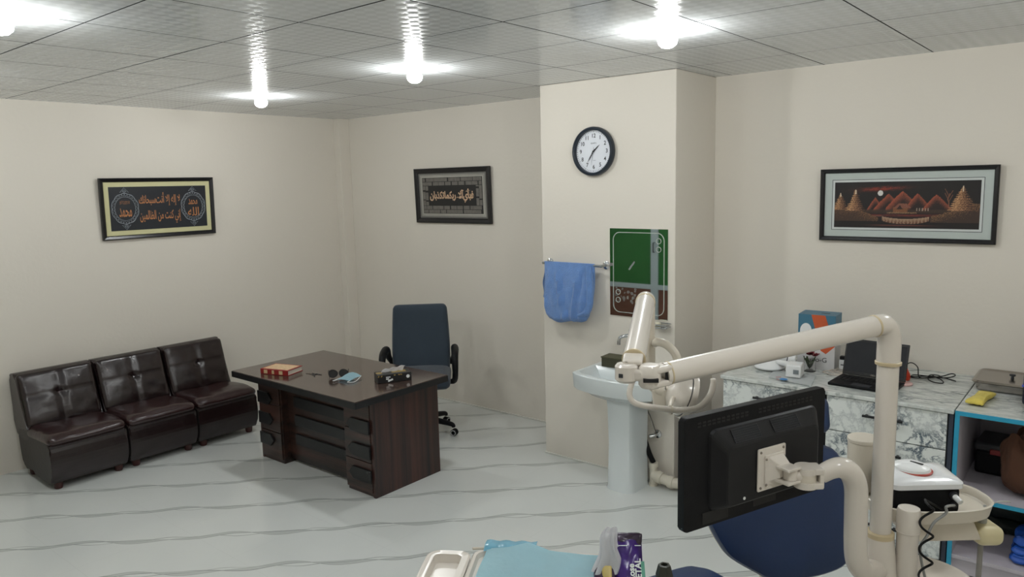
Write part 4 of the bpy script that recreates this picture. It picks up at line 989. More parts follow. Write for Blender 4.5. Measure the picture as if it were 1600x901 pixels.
B().box((5.02, -.3215, CZ + .04), (.02, .001, .006), rot=rz(.1)).obj('slot', M['dark_grey'], ad)
ar = thing('headband', (5.06, -.18, CZ), 'pale curved band rising behind the laptop', 'band')
B().tube([(5.0, -.2, CZ), (5.01, -.2, CZ + .09), (5.06, -.2, CZ + .155), (5.13, -.2, CZ + .155), (5.18, -.2, CZ + .10), (5.19, -.2, CZ)], .006, 10, spline=6).obj('band', mat('pale_band', 'BDB6AA', .5), ar)
og = thing('squeeze_bottle', (5.36, -.31, CZ), 'small translucent orange red bottle on the worktop right of the light post', 'bottle')
B().lathe([(.001, 0), (.026, 0), (.028, .01), (.026, .035), (.014, .06), (.010, .075), (.001, .076)], (5.36, -.315, CZ), seg=24).obj('bottle', mat('orange_red_plastic', 'C83A1C', .3), og)
B().cyl((5.36, -.315, CZ + .075), (5.36, -.315, CZ + .10), .010, .007, seg=16).obj('cap', mat('dark_orange_cap', '9A2C16', .35), og)
bc_ = thing('black_cable', (5.48, -.2, CZ), 'loosely coiled thin black cable lying on the worktop by the back wall', 'cable')
q = B()
W_ = lambda a: [(x, y, CZ + .0055 + z) for x, y, z in a]
q.tube(W_([(5.32, -.23, .03), (5.36, -.2, .07), (5.40, -.2, .05), (5.42, -.25, .005), (5.46, -.22, 0), (5.52, -.16, .004), (5.56, -.10, .012), (5.58, -.12, .008), (5.55, -.17, .002), (5.49, -.19, .001), (5.42, -.19, .001), (5.38, -.20, 0), (5.38, -.26, 0), (5.43, -.26, .002), (5.50, -.20, .006), (5.55, -.20, .004), (5.60, -.22, 0)]), .003, 8, spline=8)
q.tube(W_([(5.34, -.27, .0), (5.40, -.24, .002), (5.47, -.21, .008), (5.52, -.20, .006), (5.50, -.15, .004), (5.46, -.17, .004), (5.47, -.26, 0), (5.51, -.31, 0), (5.55, -.30, 0), (5.53, -.24, .003), (5.48, -.20, .01)]), .003, 8, spline=8)
q.obj('cord', M['black_plastic'], bc_)
rb = tag(B().lathe([(.001, 0), (.042, 0), (.045, .008), (.04, .012), (.001, .0125)], (5.38, -.43, CZ), seg=28).obj('pink_lid', mat('pale_pink_lid', 'D8B4B0', .3), loc=(5.38, -.43, CZ)), 'flat pale pink lid on the worktop in front of the orange bottle', 'lid')

# ================================================================== DENTAL UNIT (foreground right)
du = thing('dental_unit', (5.88, -2.8, 0), 'cream dental unit with upright post, round tray and spittoon bowl in the right foreground', 'dental unit')
PX, PY = 5.842, -2.912
B().bb((5.74, -2.98, 0), (6.12, -2.50, .70), bevel=.05, seg=4).obj('unit_body', M['dental'], du)
B().tube([(PX, PY, .66), (PX, PY, .9), (PX, PY, .99), (PX, PY, 1.07), (PX, PY, 1.098)], [.06, .052, .045, .037, .034], 32).obj('post_socket', M['dental'], du)
B().lathe([(.030, 0), (.0345, .002), (.0345, .014), (.030, .017)], (PX, PY, 1.095), seg=40).obj('post_collar', M['ring'], du)
B().cyl((PX, PY, 1.10), (PX, PY, 1.575), .0262, seg=40).obj('post', M['dental'], du)
# second short column in front of the tray
QX, QY = 5.902, -2.885
B().tube([(QX, QY, .66), (QX, QY, 1.118)], .0265, 32).obj('tray_column', M['dental'], du)
B().tube([(QX, QY, 1.118), (QX, QY, 1.119), (QX, QY, 1.174), (QX, QY, 1.181), (QX, QY, 1.182)], [.026, .0285, .0285, .026, .02], 32).tube([(QX, QY, 1.116), (QX, QY, 1.1175), (QX, QY, 1.1195), (QX, QY, 1.121)], [.0265, .0292, .0292, .0265], 32).obj('column_cap', M['dental'], du)
# round-ended tray
ta_ = math.radians(39.7); tx, ty = V((math.cos(ta_), math.sin(ta_), 0)), V((-math.sin(ta_), math.cos(ta_), 0)); tcn = V((5.905, -2.70, 1.118))
def tring(a, b_, z, n=56, p_=2.6):
    o_ = []
    for i in range(n):
        t_ = 2 * PI * i / n; c_, s_ = math.cos(t_), math.sin(t_)
        o_.append(tcn + tx * a * math.copysign(abs(c_) ** (2 / p_), c_) + ty * b_ * math.copysign(abs(s_) ** (2 / p_), s_) + V((0, 0, z)))
    return o_
q = B(); q.loft([tring(.150, .095, -.008), tring(.160, .105, .0), tring(.166, .111, .03), tring(.168, .113, .034), tring(.164, .109, .036), tring(.160, .105, .032), tring(.157, .102, .014), tring(.150, .095, .010)]); q.obj('round_tray', M['dental2'], du)
q = B(); q.prism([(-.06, -.07), (.125, -.07), (.10, -.015), (-.06, .0)], tcn - ty * .07, tx, V((0, 0, 1)), ty * .13, bevel=.008); q.obj('tray_bracket', M['dental2'], du)
q = B(); q.soft(tcn + tx * .15 - ty * .03 + V((0, 0, -.062)), (.075, .09, .055), .022, n=10, rot=basis(tx, ty, (0, 0, 1))); q.obj('suction_holder', M['yellowed'], du)
# canister
kc = V((5.742, -2.70, 0))
q = B(); q.tube([kc + V((0, 0, z)) for z in (1.135, 1.136, 1.145, 1.150, 1.275, 1.276)], [.036, .042, .043, .0445, .0445, .043], 36); can = q.obj('water_canister', M['dental2'], du)
q = B(); q.lathe([(.043, 0), (.0465, .001), (.0465, .008), (.044, .011), (.001, .0115)], kc + V((0, 0, 1.276)), seg=36); q.obj('canister_lid', M['dental2'], can)
q = B(); q.box(kc + V((.015, .02, 1.115)), (.09, .10, .03), bevel=.01, rot=rz(ta_)); q.obj('canister_base', M['dental2'], du)
# spittoon bowl
bc = V((5.905, -2.75, .90))
q = B(); q.lathe([(.001, -.07), (.04, -.065), (.10, -.035), (.138, .0), (.146, .02), (.150, .024), (.148, .027), (.142, .022), (.132, .002), (.095, -.025), (.035, -.052), (.001, -.055)], bc, seg=56); bowl = q.obj('spittoon_bowl', M['dental'], du)
q = B(); q.lathe([(.001, 0), (.018, 0), (.02, .003), (.001, .004)], bc + V((-.01, .045, -.034)), seg=20); q.obj('bowl_drain', M['steel'], bowl)
B().cyl((5.905, -2.75, .68), (5.905, -2.75, .835), .045, .03, seg=28).obj('bowl_stem', M['dental'], du)
# suction hose and thin tubes
hp = tcn + tx * .145 - ty * .03
q = B(); q.tube([hp + V((0, 0, -.085)), hp + V((0, 0, -.18)), hp + V((.0, -.02, -.34)), hp + V((-.02, -.02, -.44))], .007, 10, spline=5); q.obj('suction_hose', mat('grey_hose', '8E8C88', .45), du)
q = B(); q.tube([hp + V((0, 0, -.045)), hp + V((0, 0, -.01)), hp + tx * .01 + V((0, 0, .012))], [.012, .012, .007], 14); q.tube([hp + tx * .008 + V((0, 0, .012)), hp + tx * .045 + V((0, 0, .024)), hp + tx * .075 + V((0, 0, .022))], .0022, 8, spline=4); q.obj('suction_tip', mat('grey_tip', 'A9ABA6', .4), du)
# monitor arm (S-shaped) and its clamp
q = B(); q.tube([(5.749, -3.128, 1.313), (5.770, -3.116, 1.329), (5.790, -3.103, 1.334), (5.808, -3.085, 1.318), (5.817, -3.068, 1.277), (5.818, -3.062, 1.21), (5.819, -3.058, 1.13), (5.822, -3.045, 1.075), (5.829, -3.005, 1.035), (5.837, -2.96, 1.018), (PX, PY - .01, 1.015)], [.021, .0235, .0255, .027, .0275, .0275, .0275, .0278, .028, .030, .032], 28, spline=6)
q.obj('monitor_arm', M['dental'], du)
kn = V((5.722, -3.152, 1.312)); ax = V((.62, .5, .1)).normalized()
q = B()
for dz in (-.018, .018): q.tube([kn + V((0, 0, dz - .008)), kn + V((0, 0, dz - .0079)), kn + V((0, 0, dz + .0079)), kn + V((0, 0, dz + .008))], [.024, .028, .028, .024], 28)
for dz in (-.018, .018): q.box(kn + V((.014, .012, dz)), (.036, .05, .0155), bevel=.003, rot=rz(math.radians(39)))
q.box(kn + V((.024, .022, 0)), (.012, .05, .05), bevel=.004, rot=rz(math.radians(39))); q.obj('arm_clamp', M['dental'], du)
q = B(); q.cyl(kn + V((0, 0, -.0105)), kn + V((0, 0, .0105)), .0255, seg=24); q.obj('clamp_hinge', M['dental2'], du)
# ---- monitor
mo = thing('computer_monitor', (5.62, -3.2, 1.2), 'black flat computer monitor seen from behind, held by the cream arm', 'monitor')
mu = V((.355, .935, 0)).normalized(); mn = V((.935, -.355, 0)).normalized(); MB = V((5.532, -3.422, 1.212)); mz = V((0, 0, 1))
MP = lambda a, b_, c_=0: MB + mu * a + mz * b_ + mn * c_
W_, H_ = .49, .279
q = B(); q.prism(rrect(W_, H_, .010, 5, W_ / 2, H_ / 2), MP(0, 0, -.022), mu, mz, mn * .022, bevel=.003); q.obj('housing', M['black_plastic'], mo)
q = B(); q.prism(rect(.012, .018, W_ - .012, H_ - .012), MP(0, 0, -.0225), mu, mz, mn * .0004); q.obj('screen', mat('monitor_screen', '0B0D12', .15), mo)
def bring(x0, x1, z0, z1, c_, r_): return [MP(x, z, c_) for x, z in rrect(x1 - x0, z1 - z0, r_, 5, (x0 + x1) / 2, (z0 + z1) / 2)]
q = B(); q.loft([bring(.075, .455, .035, .240, -.001, .02), bring(.078, .452, .037, .236, .006, .02), bring(.105, .430, .048, .200, .030, .02), bring(.110, .425, .052, .194, .032, .018)], cap=(False, True), smooth=False); q.obj('rear_bulge', mat('black_plastic_bulge', '0F1014', .42, spec=.3), mo)
# vents on the sloping top face of the bulge
def slope(a, t_): return MP(a, .2365 - .0365 * t_, .0065 + .0235 * t_)
sl = (slope(.2, 1) - slope(.2, 0)); sln = mu.cross(sl).normalized(); sln = sln if sln.dot(mn) > 0 else -sln
for x0, x1 in ((.135, .225), (.27, .365)):
    q = B(); q.poly([slope(x0, .12) + sln * .0006, slope(x1, .12) + sln * .0006, slope(x1, .9) + sln * .0006, slope(x0, .9) + sln * .0006]); vt = q.obj('vent', M['mesh_black'], mo, fix=False)
    q = B()
    for i in range(22): a = x0 + (x1 - x0) * (i + .5) / 22; q.box((slope(a, .12) + slope(a, .9)) / 2 + sln * .0012, (.0014, sl.length * .78, .0012), rot=basis(mu, sl, sln))
    for j in range(7): t_ = .14 + .74 * j / 6; q.box((slope(x0, t_) + slope(x1, t_)) / 2 + sln * .0012, (x1 - x0, .0008, .0012), rot=basis(mu, sl, sln))
    q.obj('grille', M['dark_grey'], vt)
q = B()
for i in range(26):
    if i in (11, 12): continue
    a = .045 + i * .0155
    for j in (0, 1): q.box(MP(a, .262 - .008 * j, .0004), (.011, .0045, .001), rot=basis(mu, mz, mn))
q.obj('top_slots', M['mesh_black'], mo)
q = B(); q.box(MP(.10, .022, .0005), (.085, .03, .0012), bevel=.0003, rot=basis(mu, mz, mn)); q.obj('connector_recess', M['mesh_black'], mo)
q = B(); q.box(MP(.245, .05, .0325), (.10, .05, .0012), rot=basis(mu, mz, mn)) if False else q.box(MP(.27, .025, .0006), (.08, .026, .0012), rot=basis(mu, mz, mn)); q.obj('label_recess', M['mesh_black'], mo)
q = B(); q.lathe([(.001, 0), (.004, 0), (.004, .001), (.001, .0012)], MP(.163, .062, .0324), mn, 12); q.obj('screw_dot', M['white_plastic'], mo)
q = B(); q.prism(rrect(.096, .108, .004, 3, .252, .122), MP(0, 0, .0325), mu, mz, mn * .004, bevel=.001); vp = q.obj('mount_plate', M['dental'], mo)
for a, b_ in ((-.039, -.045), (.039, -.045), (-.039, .045), (.039, .045), (.036, .025), (-.025, .027), (-.025, -.038)):
    q = B(); q.lathe([(.001, 0), (.0035, 0), (.003, .0018), (.001, .002)], MP(.252 + a, .122 + b_, .0365 if abs(a) > .037 else .0415), mn, 10); q.obj('screw', M['steel'], vp)
q = B(); q.prism(rrect(.066, .076, .004, 3, .258, .120), MP(0, 0, .036), mu, mz, mn * .005, bevel=.001)
q.loft([[MP(x, z, .041) for x, z in rrect(.052, .062, .003, 2, .262, .122)], [MP(x, z, .060) for x, z in rrect(.034, .032, .003, 2, .272, .118)]], smooth=False); q.obj('mount_block', M['dental'], mo)
kj = MP(.278, .112, .070)
q = B()
for sg in (-1, 1): q.box(MP(.270, .112 + sg * .017, .066), (.045, .007, .05), bevel=.002, rot=basis(mu, mz, mn))
q.tube([kj - mz * .013, kj + mz * .013], .017, 22); q.tube([kj, kj + (kn - kj) * .55, kn], [.014, .016, .016], 16); q.obj('swivel_joint', M['dental'], mo)

# ---- dental lamp on its arms
la_ = thing('dental_lamp', (PX, PY, 1.575), 'cream dental lamp with jointed tubular arms, reaching over the sink from the post', 'lamp')
A0, A1 = V((5.826, -2.948, 1.667)), V((5.497, -3.438, 1.600))
ad_ = (A1 - A0).normalized()
q = B(); q.tube([(PX, PY, 1.560), (PX, PY, 1.585), (PX, PY, 1.618), (PX - .002, PY - .005, 1.642), (PX - .007, PY - .016, 1.661), A0 + ad_ * -.005, A0 + ad_ * .014], [.0285, .0285, .0285, .0285, .028, .027, .027], 32, spline=5); q.obj('elbow', M['dental'], la_)
q = B(); q.lathe([(.028, 0), (.031, .001), (.0315, .008), (.028, .010)], (PX, PY, 1.560), seg=40); q.obj('elbow_ring', M['ring'], la_)
q = B(); q.tube([A0 + ad_ * .012, A0 + ad_ * .013, A0 + ad_ * .017, A0 + ad_ * .018], [.027, .0282, .0282, .027], 36); q.obj('arm_ring', M['ring'], la_); q = B(); q.tube([A1 - ad_ * .004, A1 - ad_ * .003, A1 + ad_ * .0, A1 + ad_ * .001], [.0255, .0272, .0272, .0255], 36); q.obj('arm_ring', M['ring'], la_)
q = B(); q.tube([A0 + ad_ * .014, A1], [.0265, .0262], 40); q.obj('spring_arm', M['dental'], la_)
# knuckle between the two arms
K1, K2 = V((5.470, -3.474, 1.597)), V((5.422, -3.497, 1.607))
q = B(); q.tube([A1, A1 + ad_ * .010], .0262, 32)
for dz in (-.0155, .0155): q.soft(A1 + ad_ * .028 + V((0, 0, dz * 1.05)), (.058, .046, .015), .006, n=8, rot=basis(ad_, V((0, 0, 1)).cross(ad_), V((0, 0, 1))))
q.obj('arm_fork', M['dental'], la_)
q = B(); q.tube([K1 - mz * .027, K1 - mz * .0265, K1 - mz * .020, K1 + mz * .020, K1 + mz * .0265, K1 + mz * .027], [.015, .021, .026, .026, .021, .015], 30); q.tube([K2 - mz * .026, K2 - mz * .0255, K2 - mz * .019, K2 + mz * .012, K2 + mz * .017, K2 + mz * .018], [.014, .020, .0265, .0265, .022, .015], 30)
q.box((K1 + K2) / 2 - mz * .002, (.05, .036, .028), bevel=.008, seg=3, rot=rz(math.atan2(K2.y - K1.y, K2.x - K1.x))); q.obj('knuckle', M['dental'], la_)
q = B(); q.box(K1 + V((.014, -.021, -.004)), (.034, .010, .008), rot=rz(math.radians(35))); q.box(A1 + ad_ * .004 + V((.010, -.012, -.002)), (.012, .010, .034), bevel=.002, rot=rz(math.radians(35))); q.obj('knuckle_slot', M['mesh_black'], la_)
q = B(); q.box(K2 + V((.001, -.0262, -.006)), (.010, .004, .009), rot=rz(math.radians(20))); q.obj('knuckle_mark', M['dark_grey'], la_)
q = B(); q.lathe([(.001, 0), (.005, 0), (.0045, .001), (.001, .0012)], K2 + mz * .0215, (0, 0, 1), 14); q.obj('knuckle_screw', M['steel'], la_)
B0, B1 = V((5.420, -3.462, 1.622)), V((5.262, -3.125, 1.705)); bd_ = (B1 - B0).normalized()
q = B(); q.tube([B0 + bd_ * .008, B1], [.0268, .0262], 40); q.obj('forearm', M['dental'], la_)
q = B(); q.tube([B0 + bd_ * .006, B0 + bd_ * .007, B0 + bd_ * .011, B0 + bd_ * .012], [.026, .0282, .0282, .026], 36); q.obj('forearm_ring', M['ring'], la_); q = B(); q.tube([B1 - bd_ * .012, B1 - bd_ * .011, B1 - bd_ * .007, B1 - bd_ * .006], [.026, .0278, .0278, .026], 36); q.obj('forearm_ring', M['ring'], la_)
q = B()
for dz in (-.014, .014): q.soft(B0 - bd_ * .012 + V((0, 0, dz * 1.05 - .003)), (.05, .046, .014), .006, n=8, rot=basis(bd_, V((0, 0, 1)).cross(bd_), bd_.cross(V((0, 0, 1)).cross(bd_))))
q.obj('forearm_fork', M['dental'], la_)
# end cap, drop pipe, yoke
q = B(); q.tube([B1 - bd_ * .006, B1 + bd_ * .01, B1 + bd_ * .022, B1 + bd_ * .026], [.0262, .026, .020, .01], 28); q.box(B1 + bd_ * .018 + V((0, 0, .014)), (.012, .014, .008), bevel=.002, rot=basis(bd_, V((0, 0, 1)).cross(bd_), bd_.cross(V((0, 0, 1)).cross(bd_)))); q.obj('end_cap', M['dental'], la_)
DX, DY = 5.258, -3.118
q = B(); q.tube([(DX, DY, 1.708), (DX, DY, 1.60)], .0265, 28); q.tube([(DX, DY, 1.605), (DX, DY, 1.50)], .0275, 28); q.obj('drop_pipe', M['dental2'], la_)
q = B(); q.tube([(5.285, -3.115, 1.585), (5.315, -3.15, 1.600), (5.350, -3.165, 1.598), (5.376, -3.165, 1.575), (5.392, -3.17, 1.535), (5.400, -3.175, 1.505), (5.388, -3.185, 1.490), (5.365, -3.20, 1.489)], [.0105, .0115, .0115, .0115, .0118, .012, .013, .015], 18, spline=5); q.obj('yoke', M['dental2'], la_)
hc_ = V((5.352, -3.215, 1.487))
q = B(); q.tube([hc_ + V((-.018, -.004, .012)), hc_ + V((.0, 0, 0)), hc_ + V((.01, .006, -.004))], [.016, .018, .016], 20); q.loft([[hc_ + V((x * .77, x * .64, z)) + V((.02 * k_, -.024 * k_, 0)) for x, z in ((-.018, .0), (.018, .0), (.030, -.05), (-.012, -.046))] for k_ in (-.3, .4)], smooth=False); q.obj('pivot_block', M['dental2'], la_)
# reflector head, seen from its back
hax = V((.62, .62, -.30)).normalized(); hh_ = V((5.398, -3.188, 1.480))
q = B(); q.lathe([(0.0010, -0.0336), (0.0234, -0.0320), (0.0429, -0.0224), (0.0562, -0.0064), (0.0608, 0.0064), (0.0616, 0.0096), (0.0585, 0.0100), (0.0593, 0.0112), (0.0647, 0.0120), (0.0671, 0.0192), (0.0655, 0.0272), (0.0608, 0.0288), (0.0593, 0.0240), (0.0390, 0.0048), (0.0010, -0.0048)], hh_, hax, 56); head = q.obj('reflector_head', M['dental'], la_)
q = B(); q.lathe([(.0590, .009), (.0622, .0093), (.0622, .0116), (.0590, .012)], hh_, hax, 56); q.obj('seam', M['dark_grey'], head)
q = B(); q.tube([(5.345, -3.338, 1.537), (5.342, -3.349, 1.505), (5.352, -3.346, 1.484), (5.375, -3.328, 1.473), (5.417, -3.295, 1.464), (5.450, -3.268, 1.460), (5.480, -3.243, 1.466), (5.499, -3.222, 1.492), (5.504, -3.210, 1.520), (5.503, -3.209, 1.537)], [.007, .0075, .0078, .008, .0082, .0082, .0082, .008, .0078, .0065], 16, spline=5); hd = q.obj('handle', M['dental'], la_)
q = B(); q.tube([(5.425, -3.288, 1.463), (5.430, -3.284, 1.4625)], .0092, 16); q.box((5.426, -3.287, 1.455), (.008, .008, .010), bevel=.001); q.obj('handle_clip', M['dental2'], hd)
q = B(); q.tube([(5.425, -3.288, 1.468), (5.41, -3.25, 1.475), (5.40, -3.21, 1.478)], .006, 12, spline=4); q.obj('handle_stem', M['dental2'], hd)

# ---- ultrasonic scaler on the tray
sc = thing('ultrasonic_scaler', (5.89, -2.72, 1.13), 'white topped black desktop device with a red ringed dial, standing on the cream tray', 'device')
so = V((5.888, -2.728, 1.129)); sr = basis(tx, ty, (0, 0, 1))
q = B(); q.prism(rrect(.175, .070, .010, 4, 0, .035), so - ty * .055, tx, V((0, 0, 1)), ty * .11, bevel=.004); q.obj('body', M['black_plastic'], sc)
q = B(); L2 = lambda x, y, z: so + tx * x + ty * y + V((0, 0, z))
def lring(w_, d_, z0, z1): return [L2(x, y, z0 + (z1 - z0) * (y + d_ / 2) / d_) for x, y in rrect(w_, d_, .02, 5)]
q.loft([lring(.186, .118, .068, .068), lring(.196, .128, .071, .071), lring(.196, .128, .084, .092), lring(.180, .112, .091, .101), lring(.12, .07, .097, .106)], cap=(True, True)); q.obj('cover', mat('gloss_white_cover', 'E4E6E8', .15, coat=.4), sc)
dz_ = V((0, -.14, 1)).normalized(); dc_ = L2(-.012, .008, .100)
q = B(); q.lathe([(.001, 0), (.052, 0), (.053, .003), (.048, .006), (.001, .0065)], dc_, dz_, 40, scale=(1, .72)); q.obj('dial_ring', mat('red_ring', 'B2493C', .35), sc)
q = B(); q.lathe([(.049, .004), (.046, .012), (.030, .020), (.001, .022)][::-1], dc_, dz_, 40, scale=(1, .72)); q.obj('dial', M['white_plastic'], sc)
q = B(); q.box(dc_ + V((.012, .0, .0225)), (.034, .005, .0015), rot=rz(ta_ - .9)); q.obj('slot', M['ink'], sc)
q = B(); q.tube([L2(.068, -.056, .052), L2(.068, -.066, .051)], .011, 20); q.tube([L2(.070, -.056, .026), L2(.070, -.064, .025)], .008, 16); q.obj('socket', M['dark_grey'], sc)
q = B(); q.tube([L2(.068, -.062, .051), L2(.073, -.084, .042)], [.008, .0075], 16); q.obj('plug', M['white_plastic'], sc)
# coiled black lead and grey tube
q = B(); cpts = []
for i in range(60):
    t_ = i / 59; z = 1.205 - .30 * t_; a = t_ * 4.2 * 2 * PI
    cpts.append(V((5.944 + .008 * t_, -2.893, z)) + V((.77, .64, 0)) * .0165 * math.sin(a) + V((.64, -.77, 0)) * .010 * math.cos(a))
cpts = [L2(.045, -.056, .008), V((5.93, -2.84, 1.195))] + cpts
q.tube(cpts, .0031, 8, spline=2); tag(q.obj('coiled_lead', M['black_plastic'], loc=(5.94, -2.88, .95)), 'coiled black lead hanging from the desktop device down past the short column', 'cable')
q = B(); q.tube([L2(.070, -.062, .025), (5.975, -2.815, 1.178), (5.975, -2.812, 1.16), (5.952, -2.835, 1.135), (5.942, -2.852, 1.105), (5.928, -2.855, 1.07), (5.93, -2.84, 1.02), (5.945, -2.83, .95)], .0036, 10, spline=6); tag(q.obj('grey_tube', mat('grey_tube', '8A8C8A', .4), loc=(5.95, -2.84, .97)), 'thin grey tube curving down from the white topped device behind the coiled lead', 'tube')

# ---- dental chair
dc = thing('dental_chair', (5.4, -2.4, 0), 'navy blue dental chair with a rounded backrest behind the monitor', 'dental chair')
cb = V((5.318, -2.196, .755)); cu_ = V((.77, .64, 0)).normalized(); cn_ = V((.617, -.742, .261)).normalized(); cv_ = cn_.cross(cu_).normalized()
if cv_.z < 0: cv_ = -cv_
outl = smooth_poly([(.235, .235), (.275, .15), (.288, .0), (.278, -.125), (.252, -.198), (.168, -.235), (.044, -.253), (-.053, -.244), (-.089, -.229), (-.184, -.172), (-.223, -.126), (-.263, -.046), (-.292, .056), (-.288, .15), (-.235, .235), (-.12, .262), (.0, .268), (.12, .262)], 4)
def cring(sc_, off): 
    k_ = V((sum(p[0] for p in outl) / len(outl), sum(p[1] for p in outl) / len(outl))); return [cb + cu_ * (k_.x + (x - k_.x) * sc_) + cv_ * (k_.y + (y - k_.y) * sc_) + cn_ * off for x, y in outl]
q = B(); q.loft([cring(.97, -.05), cring(1.0, -.04), cring(1.005, -.02), cring(1.0, -.005), cring(.97, .010), cring(.88, .020), cring(.6, .026), cring(.25, .028)]); q.obj('backrest', M['blue_vinyl'], dc)
q = B(); q.loft([cring(.75, -.09), cring(.93, -.075), cring(1.0, -.055), cring(.985, -.045)]); q.obj('back_shell', M['dental2'], dc)
q = B(); q.prism(rrect(.03, .20, .012, 4, .305, .03), cb - cn_ * .04, cu_, cv_, cn_ * .02, bevel=.004); q.obj('side_handle', M['dental'], dc)
hd_ = cb + cu_ * .10 + cv_ * .37
q = B(); q.soft(hd_, (.25, .15, .085), .04, (.0, .0, .012), 12, rot=basis(cu_, cv_, cn_)); q.obj('headrest', M['blue_vinyl'], dc)
q = B(); q.tube([cb + cu_ * .10 + cv_ * .2 - cn_ * .06, hd_ - cn_ * .045], .012, 12); q.tube([cb + cu_ * .19 + cv_ * .2 - cn_ * .05, hd_ + cu_ * .09 - cn_ * .035], .006, 10); q.obj('headrest_stem', M['black_plastic'], dc)
sa, sb = V((.93, -.37, 0)).normalized(), V((-.37, -.93, 0)).normalized(); so_ = V((5.105, -2.425, .545))
pts = smooth_poly([(.0, .10), (.035, .025), (.10, .0), (.25, .005), (.45, .02), (.50, .10), (.50, .5), (.48, .78), (.40, .85), (.12, .85), (.02, .78), (-.01, .45)], 4)
def sring(k_, z): return [so_ + sa * (.25 + (x - .25) * k_) + sb * (.43 + (y - .43) * k_) + V((0, 0, z)) for x, y in pts]
q = B(); q.loft([sring(.95, -.055), sring(.99, -.045), sring(1.0, -.02), sring(1.0, .02), sring(.98, .04), sring(.93, .052), sring(.7, .06), sring(.3, .063)]); q.obj('seat', M['blue_vinyl'], dc)
q = B(); q.loft([sring(.8, -.12), sring(.9, -.10), sring(.93, -.057)]); q.obj('seat_shell', M['dental2'], dc)
q = B(); q.tube([cb - cv_ * .2 + cu_ * -.05 - cn_ * .07, cb - cv_ * .27 + cu_ * -.03 - cn_ * .05, V((5.38, -2.42, .47)), V((5.36, -2.6, .45))], .035, 18, spline=4); q.obj('hinge_arm', M['dental2'], dc)
q = B(); q.box((5.27, -2.85, .03), (.5, .75, .06), bevel=.02, seg=3, rot=rz(math.radians(-21))); q.tube([(5.27, -2.8, .05), (5.27, -2.8, .43)], [.12, .09], 28); q.obj('chair_base', M['dental'], dc)

# ---- delivery table in the bottom foreground
dt = thing('delivery_table', (5.1, -3.5, 0), 'cream instrument table with a recessed side tray at the bottom edge', 'table')
d1 = V((math.cos(math.radians(32)), math.sin(math.radians(32)), 0)); d2 = V((d1.y, -d1.x, 0)); do = V((4.915, -3.452, .985)); uzz = V((0, 0, 1))
DP = lambda a, b_, z=0: do + d1 * a + d2 * b_ + uzz * z
def trect(a0, a1, b0, b1, r_, z): return [DP(x, y, z) for x, y in rrect(a1 - a0, b1 - b0, r_, 6, (a0 + a1) / 2, (b0 + b1) / 2)]
q = B(); q.loft([trect(-.02, .44, .0, .34, .03, -.03), trect(-.025, .445, -.005, .345, .035, -.02), trect(-.025, .445, -.005, .345, .035, .006), trect(-.02, .44, .0, .34, .032, .011), trect(-.012, .432, .008, .332, .028, .010), trect(-.006, .426, .014, .326, .025, -.002)]); q.obj('tabletop', M['dental'], dt)
q = B(); q.loft([trect(-.15, -.03, .015, .30, .03, -.035), trect(-.155, -.028, .01, .305, .035, -.02), trect(-.155, -.028, .01, .305, .035, .008), trect(-.148, -.034, .016, .298, .03, .012), trect(-.132, -.052, .034, .28, .018, .010), trect(-.128, -.056, .040, .276, .014, -.014)]); q.obj('side_tray', M['dental'], dt)
q = B(); q.tube([DP(-.03, -.004, .01), DP(.02, -.022, .004), DP(.08, -.026, .0), DP(.13, -.01, -.01)], .004, 8, spline=4); q.obj('rail', M['dental2'], dt)
q = B(); q.tube([DP(.2, .2, -.03), DP(.2, .2, -.98)], [.03, .035], 24); q.lathe([(.001, 0), (.2, 0), (.2, .02), (.05, .04), (.001, .041)], DP(.2, .2, -.984), seg=40); q.obj('stand', M['dental2'], dt)
# bib sheet
def bib(u, v):
    a = .004 + u * .42; b_ = .005 + v * .32; z = .016 + .004 * noise.noise(V((u * 5, v * 4, 2))) + .018 * max(0, 1 - abs(u - .31) * 7) * max(0, 1 - v * 1.6) + .003 * abs(math.sin(u * 9 + v * 2))
    return DP(a - .01 * v + (.02 * (1 - v) if u == 0 else 0), b_ - .02 * max(0, 1 - abs(u - .31) * 3.0) + .02 * u, z)
tag(B().grid(bib, 40, 24, thick=-.002).obj('paper_bib', M['bib'], loc=DP(.2, .16, .016)), 'pale blue paper bib spread over the instrument table', 'bib')
q = B(); q.grid(lambda u, v: DP(.005 + u * .15, -.055 + v * .07, .013 + .006 * math.sin(v * PI) + .002 * math.sin(u * 20)), 16, 8, thick=-.004); tag(q.obj('plastic_wrapper', M['teal_bag'], loc=DP(.07, 0, .013)), 'shiny teal plastic wrapper sticking out behind the paper bib', 'wrapper')
# tissue pack
tp_ = thing('tissue_pack', DP(.31, .10, .02), 'purple soft pack of tissues with a white tissue pulled out, on the paper bib', 'tissue pack')
M['purple_film'] = mat('purple_film', '3E2370', .25, var=.1, scale=20); M['pack_dark'] = mat('dark_print_film', '3A2C40', .25, var=.5, scale=40)
po = DP(.335, .085, .030) + V((.072, .030, -.018)); pa = V((.80, .60, 0)).normalized(); pz = V((.45, -.60, .66)).normalized()     # face leans towards the lens side
pn = pz; pv = pa.cross(pz).normalized(); pv = pv if pv.z > 0 else -pv
def pk(p, u):
    p.x *= 1 + .06 * u.y; p.z += .006 * noise.noise(V((u.x * 2, u.y * 2, 4))); k_ = max(0, u.y - .75) * 4
    p.z *= 1 - .55 * k_; return p
po2 = po + uzz * .030
q = B(); q.soft(po2, (.078, .135, .055), .018, (.0, 0, .010), 14, rot=basis(pa, pv, pn), fn=pk); q.obj('pack_body', M['purple_film'], tp_)
q = B(); q.soft(po2 + pv * .056 + pn * .003, (.083, .040, .056), .012, n=10, rot=basis(pa, pv, pn), fn=pk); q.obj('printed_end', M['pack_dark'], tp_)
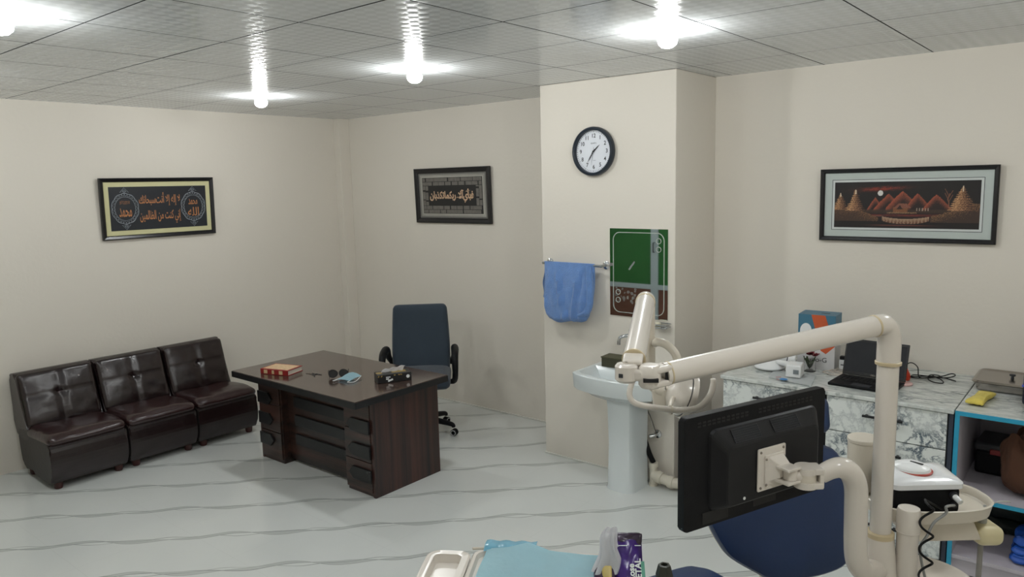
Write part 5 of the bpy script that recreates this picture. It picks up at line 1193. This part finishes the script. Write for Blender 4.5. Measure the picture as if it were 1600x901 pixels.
q = B(); q.box(po2 + pv * .035 + pn * .034, (.070, .002, .002), rot=basis(pa, pv, pn)); q.obj('white_line', M['paper'], tp_)
q = B(); q.text('Rose', .022, po2 + pa * .006 - pv * .035 + pn * .0385, pv, -pa, depth=0, offset=.0008); q.text('PETAL', .022, po2 + pa * .024 - pv * .030 + pn * .0375, pv, -pa, depth=0, offset=.0008); q.obj('lettering', M['paper'], tp_, fix=False)
q = B(); q.box(po2 + pa * .036 - pv * .03 + pn * .031, (.010, .05, .002), rot=basis(pa, pv, pn)); q.obj('green_band', mat('green_band', '4FA088', .4), tp_)
q = B(); q.soft(po2 - pa * .062 - pv * .042 + pn * .004, (.060, .055, .045), .014, n=10, rot=basis(pa, pv, pn), fn=lambda p, u: p + V((0, 0, .004 * noise.noise(V((u.x * 2, u.y * 2, 9)))))); q.obj('pack_side', M['pack_dark'], tp_)
q = B(); q.soft(po2 - pa * .058 - pv * .030 + pn * .026, (.026, .030, .006), .003, n=5, rot=basis(pa, pv, pn)); q.obj('yellow_print', mat('yellow_print', 'C7B26A', .4), tp_)
tb0 = po2 - pa * .060 - pv * .025 + pn * .012
def tsh(u, v):
    w_ = .078 * (1 - .66 * v ** 1.5) + .006 * math.sin(v * 9)
    return tb0 + V((.77, .64, 0)) * ((u - .5) * w_ + .022 * v + .006 * math.sin(v * 6)) + uzz * (.108 * v) + V((.64, -.77, 0)) * (.005 * math.sin(u * 9 + v * 4) * (1 - .3 * v) + .002 * math.sin(u * 19) - .03 * v)
q = B(); q.grid(tsh, 24, 24, thick=.0012); q.grid(lambda u, v: tsh(u * .8 + .1, v * .92) + V((.64, -.77, 0)) * (.012 + .004 * math.sin(u * 9)), 16, 16, thick=.001); q.obj('tissue', M['tissue'], tp_)
# dark handpiece end at the table's right edge
hx = V((5.432, -3.328, 0))
hp_ = thing('handpiece_holder', hx + V((0, 0, .93)), 'dark six-sided holder with a round hole, at the right of the instrument table', 'holder')
q = B(); q.loft([[hx + V((r_ * math.cos(a), r_ * math.sin(a), z)) for a in [i * PI / 3 + .3 for i in range(6)]] for r_, z in ((.0215, .90), (.0225, 1.035), (.016, 1.062), (.0095, 1.063), (.008, 1.045))], smooth=False); q.obj('holder_body', mat('dark_olive_grey', '34362F', .4), hp_)
q = B(); q.lathe([(.001, 0), (.0085, 0), (.0085, .002), (.001, .002)], hx + V((0, 0, 1.050)), seg=16); q.obj('hole', M['mesh_black'], hp_)
q = B(); q.tube([hx + V((0, 0, .90)), hx + V((-.03, -.03, .88)), DP(.42, .25, -.02)], .01, 10, spline=4); q.obj('bracket', M['dental2'], hp_)
